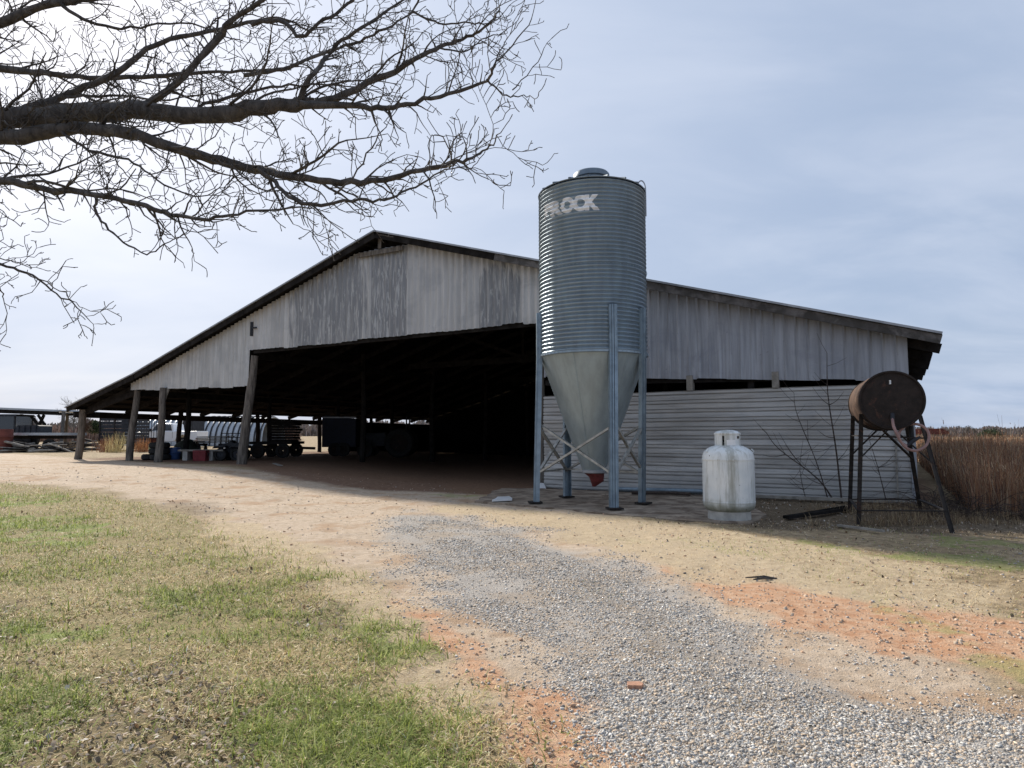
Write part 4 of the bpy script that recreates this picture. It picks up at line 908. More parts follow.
limb([(440, 47), (462, 52), (482, 40), (510, 28), (525, 5)], 6.2, 6.0, .012, .004)
limb([(-330, 190), (-120, 176), (0, 181), (44, 188), (93, 195), (146, 206), (177, 215), (208, 219), (248, 212), (300, 208), (318, 214)], 5.9, 5.0, .060, .004)
limb([(95, 196), (100, 217), (117, 237), (146, 253), (170, 242), (190, 232)], 5.6, 5.4, .018, .004)
limb([(60, 130), (90, 150), (130, 160), (150, 175), (190, 196), (215, 190), (240, 180)], 6.2, 5.6, .022, .004)
limb([(168, 146), (190, 150), (230, 166), (258, 188), (290, 192), (312, 205)], 6.0, 5.6, .020, .004)
limb([(-100, 225), (-20, 200), (6, 214)], 5.8, 5.6, .02, .004)
limb([(-260, 230), (-60, 250), (0, 265), (27, 274), (57, 294), (80, 310), (93, 327)], 6.3, 5.8, .028, .003)
limb([(27, 274), (60, 290), (80, 306), (103, 312)], 6.0, 5.8, .009, .003)
limb([(-60, 252), (0, 258), (20, 262), (40, 248)], 6.2, 6.1, .010, .003)
limb([(-100, 270), (-10, 285), (4, 300), (8, 333)], 6.1, 6.0, .013, .003)
limb([(0, 119), (50, 100), (110, 96), (170, 100), (230, 88)], 6.4, 7.0, .03, .006)
limb([(190, 114), (240, 92), (290, 86), (340, 84), (380, 92)], 6.2, 6.8, .026, .005)
limb([(60, 4), (90, 22), (130, 28), (180, 22), (240, 40)], 7.0, 7.2, .03, .008)
base_limbs = list(limbs)
tw = []
def twig(p, d, length, r, lev):
    """a kinked twig with short spurs"""
    K = max(3, int(length / .055)); pts = [p]; rr = [r]; step = length / K; d = d / np.linalg.norm(d)
    for i in range(K):
        d = d + np.array([rt.gauss(0, .21), rt.gauss(0, .21), rt.gauss(.045, .21)]); d /= np.linalg.norm(d); pts.append(pts[-1] + d * step); rr.append(max(.0034, r * (1 - .72 * (i + 1) / K)))
        if lev > 0 and i > 0 and rt.random() < (.62 if lev > 1 else .55):
            sd_ = np.cross(d, np.array([rt.gauss(0, 1), rt.gauss(0, 1), rt.gauss(0, 1)])); sd_ /= np.linalg.norm(sd_) + 1e-9
            nl = length * rt.uniform(.3, .62) * (1 - .4 * i / K)
            if nl > .03: twig(pts[-1], d * rt.uniform(.35, .8) + sd_ * .8 + np.array([0, 0, .12]), nl, rr[-1] * .72, lev - 1)
    tw.append((pts, rr))
for P, rr in base_limbs:
    P = np.array(P); seg = np.linalg.norm(np.diff(P, axis=0), axis=1); acc = 0
    for i in range(2, len(P) - 1):
        acc += seg[i - 1]; d = P[i + 1] - P[i - 1]; d /= np.linalg.norm(d)
        scr = P[i][0] / P[i][1]
        if scr < -1.05: continue
        while acc > .11:
            acc -= .11; sd_ = np.cross(d, np.array([rt.gauss(0, .5), rt.gauss(0, 1.6), rt.gauss(0, .5)])); sd_ /= np.linalg.norm(sd_) + 1e-9
            if rr[i] > .03 and sd_[2] < 0 and rt.random() < .45: continue
            L_ = rt.uniform(.2, .75) * (1 if rr[0] > .05 else .62 if rr[0] > .03 else .38)
            twig(P[i], d * rt.uniform(.4, .9) + sd_ * .75, L_, min(rr[i] * .5, .010 * rt.uniform(.7, 1.2)), 3 if L_ > .45 else 2)
    twig(P[-1], P[-1] - P[-2], .16, max(.004, rr[-1] * .8), 2)
subs = []
for P, rr in base_limbs:
    P = np.array(P); seg = np.linalg.norm(np.diff(P, axis=0), axis=1); acc = 0
    for i in range(2, len(P) - 1):
        acc += seg[i - 1]
        if rr[i] < .014 or P[i][0] / P[i][1] < -1.0: continue
        while acc > .36:
            acc -= .36; d = P[i + 1] - P[i - 1]; d /= np.linalg.norm(d); sgn = rt.choice([-1, 1, 1]); sd_ = np.array([0, rt.gauss(0, .45), sgn * rt.uniform(.35, .8)])
            q = P[i].copy(); dd_ = d * .9 + sd_; dd_ /= np.linalg.norm(dd_); l = rt.uniform(.5, 1.25) * (1 if rr[i] > .03 else .6) * (1 if sgn > 0 else .62); K = max(4, int(l / .09)); pts = [q]; rs_ = [min(rr[i] * .45, .017)]
            for j in range(K):
                dd_ = dd_ + np.array([rt.gauss(.05, .13), rt.gauss(0, .13), rt.gauss(-.02 * sgn, .13)]); dd_ /= np.linalg.norm(dd_); pts.append(pts[-1] + dd_ * l / K); rs_.append(max(.004, rs_[0] * (1 - .75 * (j + 1) / K)))
                sd2 = np.cross(dd_, np.array([rt.gauss(0, .4), rt.gauss(0, 1.5), rt.gauss(0, .4)])); sd2 /= np.linalg.norm(sd2) + 1e-9
                if rt.random() < .8: twig(pts[-1], dd_ * .6 + sd2 * .75, rt.uniform(.12, .42), rs_[-1] * .6, 2)
            subs.append((pts, rs_))
tw += subs
# trunk outside the frame, limbs joined to it
tr = smoothpath([(-8.6, 6.2, -.1), (-8.55, 6.25, 1.5), (-8.5, 6.3, 3.0), (-8.2, 6.4, 4.3), (-7.9, 6.6, 6.2), (-7.8, 7.0, 8.2)], 4)
twigset([(tr, [.42 - .012 * i for i in range(len(tr))])], 'trunk', M_bark, tree)
conn = []
for P, rr in base_limbs:
    if P[0][0] / P[0][1] < -.95 * 1.05:
        s_ = np.array([-8.3, 6.35, min(max(float(P[0][2]) - .5, 2.0), 6.0)]); conn.append((smoothpath([s_, (s_ + P[0]) / 2 + [0, 0, .05], P[0]], 3), list(np.linspace(rr[0] * 1.5, rr[0], 7))))
for P, rr in base_limbs + []:
    pass
for P, rr in base_limbs: twigset([(P, rr)], 'limb', M_bark, tree, 6)
twigset(conn, 'limb_base', M_bark, tree, 6)
twigset(tw, 'twigs', M_bark, tree, 4)['kind'] = 'stuff'

# ------------------------------------------------------------------ saplings against the wall
def sapling(ctl, r, label, forks, seed):
    rs = random.Random(seed); b_ = gnd(*ctl[0]); Y = W(-4, -.45, 0); P = []
    for i, (px, py) in enumerate(ctl):
        uz = wall_uz(px, py, -.35); P.append(W(uz[0], -.35, uz[1]))
    o = thing('bare_sapling', label, 'sapling', P[0] - [0, 0, .05], group='bare saplings against the sheet wall')
    path = smoothpath(P, 5); K = len(path); twigset([(path, [r * (1 - .8 * i / K) for i in range(K)])], 'stem', M_twig, o, 5)
    sg = []
    for (i, e) in forks:
        uz = wall_uz(e[0], e[1], -.35); q = W(uz[0], -.35 + rs.uniform(-.2, .1), uz[1]); s_ = path[int(i * (K - 1))]; m_ = (s_ + q) / 2 + [0, 0, -.05]
        sg.append((smoothpath([s_, m_, q], 3), list(np.linspace(r * .45, .003, 7))))
    for j in range(7):
        i = rs.randint(K // 4, K - 1); d = DL * rs.choice([-1, 1]) * rs.uniform(.1, .4) + np.array([0, 0, rs.uniform(.1, .45)])
        sg.append(([path[i], path[i] + d * .5, path[i] + d + [0, 0, .05]], [.005, .004, .0025]))
    twigset(sg, 'twigs', M_twig, o, 4)
sapling([(842, 503), (836, 449), (828, 395), (827, 353)], .022, 'tallest bare sapling, rising past the upper siding left of the fuel drum', [(.66, (813, 387)), (.66, (844, 391)), (.3, (852, 440)), (.45, (818, 430))], 1)
sapling([(836, 505), (818, 479), (779, 449), (766, 432)], .020, 'thick low sapling leaning far left across the sheet wall', [(.5, (778, 432)), (.6, (762, 455)), (.3, (800, 470))], 2)
sapling([(828, 499), (816, 461), (797, 414), (794, 393)], .014, 'thin upright sapling between the low leaning one and the tallest', [(.5, (808, 420)), (.4, (834, 445))], 3)
sapling([(806, 500), (800, 470), (803, 440)], .009, 'short wispy sapling nearest the propane cylinder', [(.5, (790, 480))], 4)
sapling([(886, 500), (878, 468), (868, 436)], .012, 'thin sapling standing behind the legs of the fuel stand', [(.5, (893, 455)), (.6, (860, 450))], 5)

# ------------------------------------------------------------------ tall dry grass and brush right of the barn
def inside_field(x, y):
    q = (x - P0[0]) * DD[0] + (y - P0[1]) * DD[1]; u = (x - P0[0]) * DL[0] + (y - P0[1]) * DL[1]
    return (u < -6.4) & (q > -2.4) & (x > 7.2) & (x / y > .628 - .004 * (y - 12))
n0 = 150000; yy = 10.5 * (60 / 10.5) ** (RNG.random(n0) ** 1.1); xx = yy * RNG.uniform(.60, 1.0, n0)
front = 11.4 + .02 * (xx - 7) + (fbm(xx * .8, yy * 0, 151) - .5) * 1.2
k = inside_field(xx, yy) & (yy > front) & (RNG.random(n0) < .18 + .75 * sm(fbm(xx * .9, yy * .9, 153), .3, .6)); xx, yy = xx[k], yy[k]; n = len(xx)
edge = sm(yy - 11.2, 0, 2.2)
hh = (RNG.uniform(.35, 1.0, n) ** .9) * (.95 + .45 * edge) * (.45 + .85 * fbm(xx * 1.1, yy * 1.1, 157))
segs = 3; bv = []
for i in range(segs + 1):
    t = i / segs; bv += [(-.5 * (1 - .7 * t), .16 * t * t, t), (.5 * (1 - .7 * t), .16 * t * t, t)]
bv = np.array(bv); bf = np.array([(2 * i, 2 * i + 1, 2 * i + 3, 2 * i + 2) for i in range(segs)])
hh = hh * np.where(RNG.random(n) < .03, 1.35, 1.0)
lean = RNG.normal(0, .24, n); Mx = rotz(RNG.random(n) * 6.28) @ rotx(-lean) * np.stack([RNG.uniform(.005, .011, n) * (yy / 12) ** .8, hh, hh], -1)[:, None, :]
cols = noise_cols(n, [(.40, .20, .115), (.44, .27, .16), (.25, .14, .095), (.52, .42, .30), (.14, .10, .08)], [3, 3, 3, 2, 2.5], .25)
v_, f_, c_ = inst(bv, bf, np.stack([xx, yy, gh(xx, yy)], 1), Mx, cols)
# ragged seed heads
n2 = n // 2; sel = RNG.choice(n, n2, replace=False); 
hv = np.array([(-.5, 0, 0), (.5, 0, 0), (.35, .006, 1), (-.35, .006, 1)]); hf = np.array([(0, 1, 2, 3)])
tipz = np.einsum('nij,j->ni', Mx[sel], np.array([0, .13, .9])); Mh = rotz(RNG.random(n2) * 6.28) @ rotx(RNG.normal(0, .7, n2)) * (np.stack([.012 * (yy[sel] / 12) ** .6, np.ones(n2), RNG.uniform(.05, .14, n2)], -1)[:, None, :])
v2, f2, c2 = inst(hv, hf, np.stack([xx[sel], yy[sel], gh(xx[sel], yy[sel])], 1) + tipz, Mh, noise_cols(n2, [(.42, .24, .13), (.50, .36, .22), (.30, .17, .10)], [3, 1.5, 2], .15))
v_, f_, c_ = join([(v_, f_, c_), (v2, f2, c2)])
tag(raw('tall_dry_grass', v_, f_, M_stalk, c_), 'waist high rust brown grass filling the field right of the barn', 'tall grass', kind='stuff')
rb = random.Random(3); sg = []
for k in range(1100):
    Y = rb.uniform(10.9, 13.5); X = Y * rb.uniform(.60, .95)
    if X < 7.3 and Y > 11.6: continue
    z0 = float(macro(X, Y)); d = np.array([rb.gauss(0, .5), rb.gauss(0, .5), rb.uniform(.2, 1.)]); l = rb.uniform(.3, 1.2)
    p = np.array([X, Y, z0]); pts = [p]
    for i in range(5): d = d + np.array([rb.gauss(0, .2), rb.gauss(0, .2), -.22]); pts.append(pts[-1] + d / np.linalg.norm(d) * l / 5)
    sg.append((pts, [.007, .006, .005, .004, .003, .002]))
tag(twigset(sg, 'bramble', M_twig, None, 3), 'dark tangled brush at the foot of the tall dry grass', 'brush', kind='stuff')
x = RNG.uniform(4.6, 12, 16000); y = RNG.uniform(10.2, 12.6, 16000); k = (RNG.random(16000) < sm(fbm(x * 1.6, y * 1.6, 161), .42, .6)) & (x / y > .44) & (x / y < .95) & (y > 10.1 + .10 * (x - 4.6))
x, y = x[k], y[k]; n = len(x)
blades(x, y, RNG.uniform(.06, .24, n), RNG.uniform(.005, .009, n), RNG.normal(0, .8, n), noise_cols(n, [(.40, .30, .18), (.28, .20, .12), (.16, .11, .07), (.52, .43, .28)], [2, 3, 3, 1], .2), 'weeds', M_stalk, 3)
tag(bpy.data.objects['weeds'], 'matted dry weeds around the feet of the fuel stand', 'weeds', kind='stuff')

# ------------------------------------------------------------------ far left: sheds, vehicles, implements
GL = .40
def gat(px, Y, dz=0.): p = at(px, 430, Y); p[2] = float(gh(p[0], p[1])) + dz; return p
def zat(py, Y, px=300): return float(at(px, py, Y)[2])
def wheel(mbt, mbr, c, r, w_, ax):
    """tyre and rim as two parts; ax = axle direction (unit, horizontal)"""
    c = np.array(c, float); ax = np.array(ax, float); e = np.cross(ax, [0, 0, 1.])
    for mb_, prof in ((mbt, [(r * .62, -w_ * .45), (r * .9, -w_ / 2), (r, -w_ * .3), (r, w_ * .3), (r * .9, w_ / 2), (r * .62, w_ * .45)]), (mbr, [(.02, -w_ * .2), (r * .3, -w_ * .3), (r * .6, -w_ * .22), (r * .63, w_ * .4), (r * .5, w_ * .2), (.02, w_ * .15)])):
        n = 20; vs = []; fs = []
        for a_, t_ in prof:
            for k in range(n): an = 2 * math.pi * k / n; vs.append(c + e * (a_ * math.cos(an)) + np.array([0, 0, 1.]) * (a_ * math.sin(an)) + ax * t_)
        for i in range(len(prof) - 1):
            for k in range(n): fs.append((i * n + k, i * n + (k + 1) % n, (i + 1) * n + (k + 1) % n, (i + 1) * n + k))
        mb_.add(vs, fs)
def add_wheel(parent, c, r, w_, ax, m_rim=None):
    t_ = MB(); q = MB(); wheel(t_, q, c, r, w_, ax); o = t_.build('wheel', M_black, parent, smooth=True); q.build('rim', m_rim or M_brace, o, smooth=True); return o
# open carport shed
o = gat(20, 46); shed = thing('open_shed', 'low open sided shed with flat grey roof at the far left edge', 'shed', o)
zr_ = zat(411.5, 46); xl, xr = at(-90, 420, 46)[0], at(71, 420, 46)[0]
mb = MB(); mb.prism([(xl, zr_ + .35), (xr, zr_ - .05), (xr + .35, zr_ - .02), (xr + .3, zr_ + .06), (xl, zr_ + .50)], (0, 44.5, 0), (1, 0, 0), (0, 0, 1), (0, 1, 0), 6); mb.build('roof', M_hoop, shed)
mb = MB(); mb.bar((xl, 44.7, zr_ + .22), (xr, 44.7, zr_ - .16), .08, .24); mb.bar((xl, 50.2, zr_ + .22), (xr, 50.2, zr_ - .16), .08, .2); mb.build('beam', M_wood, shed)
for px, Y in ((62, 44.7), (-30, 44.7), (20, 50.2), (66, 50.2)):
    p = gat(px, Y, -.1); mb = MB(); mb.tube([p, (p[0] + .05, p[1], zr_ - .05)], .11, 8); mb.build('post', M_post, shed)
for a, b in (((44, 415), (37, 430)), ((31, 416), (41, 428)), ((38, 415), (47, 428))):
    mb = MB(); mb.bar(at(*a, 45.2), at(*b, 45.3), .14, .14); mb.build('knee_brace', M_wood, shed)
# flatbed trailer with pale deck, junk on and under it
o = gat(30, 41); ft = thing('flatbed_trailer', 'old flatbed trailer with pale deck parked under the far left shed', 'trailer', o)
zd = zat(434, 41); xl, xr = at(-20, 430, 41)[0], at(64, 430, 41)[0]
mb = MB(); mb.box(((xl + xr) / 2, 42, zd), (xr - xl, 2.4, .16)); mb.build('deck', M_hoop, ft)
mb = MB(); mb.box(((xl + xr) / 2, 42, zd - .2), (xr - xl - .3, .9, .2)); mb.build('chassis', M_frame, ft)
for px in (8, 20, 50): c = gat(px, 41, .42); add_wheel(ft, (c[0], 41, c[2]), .40, .25, (0, 1, 0), M_rust)
mb = MB(); mb.bar((xr, 42, zd - .2), (xr + 1.0, 42.2, zd - .45), .12, .12); mb.build('hitch', M_frame, ft)
a_, b_ = at(17, 425.5, 41.5), at(40, 433, 41.5); mb = MB(); cx_ = (a_[0] + b_[0]) / 2
mb.prism([(a_[0], b_[2]), (b_[0], b_[2]), (b_[0], a_[2] - .05), (b_[0] - .12, a_[2]), (a_[0] + .12, a_[2]), (a_[0], a_[2] - .1)], (0, 41.4, .02), (1, 0, 0), (0, 0, 1), (0, 1, 0), 1.2)
for k in range(4): mb.box((a_[0] + .2 + k * (b_[0] - a_[0] - .4) / 3, 41.37, (a_[2] + b_[2]) / 2), (.06, .05, abs(a_[2] - b_[2]) * .9))
single('metal_crate', 'black ribbed crate standing on the pale trailer deck', 'crate', mb, M_dark)
# tractor cab at the very edge
o = gat(4, 45); tc_ = thing('enclosed_tractor', 'dark tractor with tall glass cab under the far left shed', 'tractor', o)
zc0, zc1 = zat(436, 45), zat(416, 45); xa, xb = at(-22, 430, 45)[0], at(17, 430, 45)[0]
mb = MB()
for X in (xa, (xa + xb) / 2, xb):
    for Yq in (44.8, 46.4): mb.bar((X, Yq, zc0), (X - .04, Yq, zc1), .09, .09)
mb.build('cab_frame', M_dark, tc_)
mb = MB(); mb.box(((xa + xb) / 2, 45.6, zc1 + .05), (xb - xa + .3, 1.9, .14), 0, .92); mb.build('roof', M_dark, tc_)
mb = MB(); mb.box(((xa + xb) / 2, 44.83, (zc0 + zc1) / 2), (xb - xa - .05, .02, zc1 - zc0)); mb.box((xb - .01, 45.6, (zc0 + zc1) / 2), (.02, 1.5, zc1 - zc0)); mb.build('window', M_glass, tc_)
mb = MB(); mb.box(((xa + xb) / 2, 45.6, (zc0 + GL) / 2 + .2), (xb - xa, 1.5, zc0 - GL - .5)); mb.build('body', M_dark, tc_)
for Yq in (44.6, 46.6): add_wheel(tc_, (xb - .3, Yq, GL + .7), .7, .35, (0, 1, 0), M_rust)
# upright rusty drum
p = gat(5, 40); mb = MB(); mb.lathe([(.02, 1.38), (.40, 1.38), (.43, 1.34), (.43, .95), (.45, .92), (.43, .89), (.43, .5), (.45, .47), (.43, .44), (.43, .04), (.41, 0), (.02, 0)], (p[0], p[1], p[2]), 24); single('steel_drum', 'tall rusty red drum at the left edge beside the flatbed trailer', 'drum', mb, M_rustroof, smooth=True)
# heaps of logs below the trailer and along its side
rl = random.Random(9)
def log_heap(label, px0, px1, Y, h0, nn, m):
    o = gat((px0 + px1) / 2, Y); t_ = thing('log_heap', label, 'wood pile', o)
    for k in range(nn):
        px = rl.uniform(px0, px1); p = gat(px, Y + rl.uniform(-.5, .8), rl.uniform(.08, h0)); a = rl.uniform(-.5, .5); l = rl.uniform(.5, 1.4); d = np.array([math.cos(a), math.sin(a) * .6, rl.uniform(-.25, .25)]) * l
        mb = MB(); r_ = rl.uniform(.025, .075); mb.tube([p - d, p + [0, 0, .03], p + d], [r_ * 1.1, r_, r_ * .7], 7); mb.build('log', rl.choice([m, M_ply, M_bark]), t_)
log_heap('dark tangle of logs and scrap in front of the flatbed trailer', 2, 68, 39.6, .55, 22, M_wood)
log_heap('grey brush and log pile between the shed and the slatted trailer', 78, 104, 44, .5, 20, M_bark)
# livestock trailer (dark slats)
Y = 44.; o = gat(114, Y); lt = thing('livestock_trailer', 'dark slatted livestock trailer behind the first two barn posts', 'trailer', o)
xl, xr = at(100, 430, Y)[0], at(129.5, 430, Y)[0]; z0_, z1_ = zat(443, Y), zat(417.5, Y)
for i in range(7):
    z = z0_ + .12 + (z1_ - z0_ - .24) * i / 6
    mb = MB(); mb.box(((xl + xr) / 2, Y, z), (xr - xl, .04, .215)); mb.box((xr, Y + 1.2, z), (.04, 2.4, .17)); mb.box(((xl + xr) / 2, Y + 2.4, z), (xr - xl, .04, .215)); mb.build('side_slat', M_dark, lt)
mb = MB(); mb.box(((xl + xr) / 2, Y + 1.2, z1_ + .03), (xr - xl + .1, 2.5, .07)); mb.build('roof', M_dark, lt)
for X in (xl, (xl + xr) / 2, xr): mb = MB(); mb.box((X, Y - .04, (z0_ + z1_) / 2), (.07, .05, z1_ - z0_)); mb.build('upright', M_frame, lt)
mb = MB(); mb.box(((xl + xr) / 2, Y + 1.2, z0_), (xr - xl, 2.4, .14)); mb.build('floor', M_frame, lt)
for dx in (-.45, .35): add_wheel(lt, ((xl + xr) / 2 + dx, Y - .1, GL + .34), .34, .2, (0, 1, 0), M_rust)
# cattle gate panels
Y = 47.; o = gat(144, Y); cg = thing('cattle_panel', 'tall black barred cattle panel between slatted trailer and white truck', 'gate', o)
xl, xr = at(129, 430, Y)[0], at(159, 430, Y)[0]; z0_, z1_ = zat(438, Y), zat(418.5, Y)
mb = MB()
for z in (z0_, z1_): mb.tube([(xl, Y, z), (xr, Y, z)], .035, 6)
for X in (xl, xr): mb.tube([(X, Y, GL - .1), (X, Y, z1_)], .04, 6)
mb.build('frame', M_frame, cg)
for i in range(1, 12):
    mb = MB(); X = xl + (xr - xl) * i / 12; mb.tube([(X, Y, z0_), (X, Y, z1_)], .022, 6); mb.build('bar', M_frame, cg)
mb = MB(); mb.box(((xl + xr) / 2, Y + .3, (z0_ + GL) / 2), (xr - xl, .3, z0_ - GL), 0, .9); single('feed_trough', 'long rust brown trough under the barred cattle panel', 'trough', mb, M_rustroof)
# hoop barn
Y = 62.; o = gat(192, Y); hb = thing('hoop_barn', 'pale curved metal hoop barn standing behind the white pickup', 'barn', o)
xl, xr = at(124, 430, Y)[0], at(262, 430, Y)[0]; hz = zat(416, Y) - GL; Rr = 3.2
def arcp(a, X, ex=0.): return (X + .9 * (1 - math.sin(a)) * 0, Y + Rr + -(Rr + ex) * math.cos(a), GL + (hz + ex) * math.sin(a) ** .75)
mb = MB(); nn = 18; vs_ = []
for X in (xl, xr):
    for ex in (0, -.06):
        for i in range(nn + 1): vs_.append(arcp(math.pi * i / nn, X, ex))
m1 = nn + 1; fs_ = []
for i in range(nn): fs_ += [(i, i + 1, 2 * m1 + i + 1, 2 * m1 + i), (m1 + i, 3 * m1 + i, 3 * m1 + i + 1, m1 + i + 1), (i, m1 + i, m1 + i + 1, i + 1), (2 * m1 + i, 2 * m1 + i + 1, 3 * m1 + i + 1, 3 * m1 + i)]
mb.add(vs_, fs_); mb.build('shell', M_hoop, hb, smooth=True)
k = xl + .25
while k < xr:
    mb = MB(); pts = [arcp(math.pi * i / nn, k + .0, .05) for i in range(nn // 2 + 3)]; mb.tube(pts, .07, 6); mb.build('rib', M_dark if k > at(195, 430, Y)[0] else M_hoop, hb); k += .52
# white pickup, nose to the left
Y = 52.; o = gat(171, Y); pk = thing('pickup_truck', 'white crew cab pickup seen side on behind the lean-to posts', 'pickup truck', o)
xa, xb = at(138.5, 430, Y)[0], at(203, 430, Y)[0]; Lk = xb - xa; zg = GL + .02
def tp(f, z): return (xa + Lk * f, zg + z)
body = [tp(.0, .55), tp(.0, .95), tp(.03, 1.12), tp(.10, 1.20), tp(.24, 1.28), tp(.62, 1.28), tp(1, 1.28), tp(1, .62), tp(.90, .5), tp(.88, .75), tp(.84, .92), tp(.78, .98), tp(.72, .92), tp(.68, .75), tp(.66, .5), tp(.28, .46), tp(.26, .75), tp(.22, .90), tp(.17, .95), tp(.12, .88), tp(.08, .70), tp(.07, .5)]
mb = MB(); mb.prism(body, (0, Y - .95, 0), (1, 0, 0), (0, 0, 1), (0, 1, 0), 1.9); mb.build('body', M_white, pk, bevel=.04)
cab = [tp(.245, 1.27), tp(.34, 1.80), tp(.37, 1.88), tp(.59, 1.88), tp(.615, 1.80), tp(.635, 1.27)]
mb = MB(); mb.prism(cab, (0, Y - .85, 0), (1, 0, 0), (0, 0, 1), (0, 1, 0), 1.7); mb.build('cab', M_white, pk, bevel=.05)
for pl in ([tp(.305, 1.33), tp(.365, 1.76), tp(.445, 1.78), tp(.445, 1.33)], [tp(.475, 1.33), tp(.475, 1.78), tp(.585, 1.76), tp(.605, 1.33)]):
    mb = MB(); mb.prism(pl, (0, Y - .875, 0), (1, 0, 0), (0, 0, 1), (0, 1, 0), .02); mb.build('window', M_glass, pk)
for f in (.17, .78):
    for Yq in (Y - .85, Y + .85): add_wheel(pk, (xa + Lk * f, Yq, zg + .40), .40, .26, (0, 1, 0))
for x0, x1 in ((-.012, .03), (.985, 1.015)): mb = MB(); q0, q1 = xa + Lk * x0, xa + Lk * x1; mb.box(((q0 + q1) / 2, Y, zg + .60), (q1 - q0, 1.9, .2)); mb.build('bumper', M_chrome, pk)
mb = MB(); mb.box((xa + Lk * .30, Y - 1.03, zg + 1.36), (.10, .16, .22)); mb.build('mirror', M_dark, pk)
for f in (.46, .625): mb = MB(); mb.box((xa + Lk * f, Y - .955, zg + .98), (.012, .012, .52)); mb.build('door_seam', M_dark, pk)
mb = MB(); mb.box((xa + .02, Y - .7, zg + .92), (.08, .3, .2)); mb.build('headlight', M_chrome, pk)
# dark horse box behind the bed of the truck
Y = 56.; mb = MB(); a_, b_ = at(181, 420, Y), at(193, 441, Y)
o = gat(187, Y); hx = thing('camper_shell', 'tall dark enclosed box with a white rim parked behind the pickup bed', 'trailer', o)
mb.prism([(a_[0] + .2, a_[2]), (b_[0], a_[2]), (b_[0], GL + .3), (a_[0], GL + .3), (a_[0], a_[2] - .6)], (0, Y, 0), (1, 0, 0), (0, 0, 1), (0, 1, 0), 2); mb.build('body', M_dark, hx)
mb = MB(); mb.bar((a_[0] + .1, Y - .02, a_[2] + .04), (b_[0], Y - .02, a_[2] + .04), .08, .10); mb.bar((a_[0], Y - .02, a_[2] - .65), (a_[0] + .18, Y - .02, a_[2]), .08, .10); mb.build('rim', M_white, hx)
add_wheel(hx, ((a_[0] + b_[0]) / 2, Y + .1, GL + .35), .35, .2, (0, 1, 0))

# ------------------------------------------------------------------ things under the lean-to
def tyre(p, r=.42, w_=.24):
    t_ = MB(); t_.lathe([(r * .55, 0), (r * .85, 0), (r, w_ * .25), (r, w_ * .75), (r * .85, w_), (r * .55, w_), (r * .5, w_ * .8), (r * .5, w_ * .2), (r * .55, 0)], p, 24); return t_
for pile, (px, Y, nn) in enumerate(((161, 27.5, 3), (167.5, 29.4, 2), (153.5, 28, 1))):
    b_ = gat(px, Y)
    for k in range(nn):
        ww = ['bottom of', 'middle of', 'top of'][k] if nn == 3 else ['lower', 'upper'][k] if nn == 2 else ''
        lb = (f'worn black tyre, {ww} the three tyre stack beside the leaning post' if nn == 3 else f'{ww} black tyre of the pair right of the three tyre stack' if nn == 2 else 'single black tyre lying flat left of the three tyre stack')
        single('tyre', lb, 'tyre', tyre((b_[0] + rl.uniform(-.05, .05), b_[1], b_[2] + k * .245), .40), M_black, 'tyres under the lean-to', True)
b_ = gat(174.5, 28); mb = MB(); mb.lathe([(.02, 0), (.25, 0), (.27, .03), (.28, .25), (.295, .27), (.28, .29), (.28, .45), (.25, .50), (.02, .51)], b_, 24); single('plastic_barrel', 'short dark blue plastic barrel between the tyres and the bench', 'barrel', mb, M_blue, smooth=True)
b_ = gat(153, 28.8); mb = MB(); mb.lathe([(.02, 0), (.13, 0), (.15, .36), (.16, .36), (.16, .38), (.02, .38)], b_ + [0, 0, .24], 16); single('bucket', 'small yellow green bucket left of the three tyre stack', 'bucket', mb, mat('yellow green plastic', (.45, .48, .22), .6), smooth=True)
Yb = 27.3; o = gat(202, Yb); bench = thing('bench', 'low bench of grey plank on two pale concrete blocks', 'bench', o)
xa, xb = at(181, 430, Yb)[0], at(226, 430, Yb)[0]; zt2 = float(o[2]) + .42
mb = MB(); mb.box(((xa + xb) / 2, Yb, zt2), (xb - xa, .42, .07)); mb.build('seat', M_ply, bench)
for px in (188, 213): c = gat(px, Yb); mb = MB(); mb.box((c[0], Yb, (zt2 - .035 + c[2] - .03) / 2), (.20, .36, zt2 - .035 - c[2] + .03)); mb.build('leg', M_block, bench)
c = gat(202, 26.95); cl_ = thing('cooler', 'red cooler standing on the dirt in front of the plank bench', 'cooler', c)
mb = MB(); mb.box(c + [0, 0, .18], (.50, .34, .36), 0, 1.06); mb.build('body', M_red, cl_, bevel=.02); mb = MB(); mb.box(c + [0, 0, .40], (.55, .38, .08), 0, .95); mb.build('lid', M_red, cl_, bevel=.02)
mb = MB()
for s_ in (-1, 1): mb.tube([c + [s_ * .27, 0, .36], c + [s_ * .31, 0, .26], c + [s_ * .27, 0, .18]], .015, 6)
mb.build('handle', M_dark, cl_)
for k in range(5):
    mb = MB(); mb.bar((at(200, 430, 29)[0] + rl.uniform(-.1, .1), 28.6 + rl.uniform(-.1, .3), zt2 + .30 + k * .06), (at(227, 430, 29)[0] + rl.uniform(-.1, .3), 29.0 + rl.uniform(-.1, .3), zt2 + .34 + k * .06), .18, .04)
    single('board', ['lowest', 'second lowest', 'middle', 'second highest', 'topmost'][k] + ' grey board of the loose stack behind the plank bench', 'board', mb, M_ply, 'loose boards behind the bench')
c = gat(214, 28.9); st = thing('sawhorse', 'low timber trestle carrying the loose boards behind the bench', 'trestle', c)
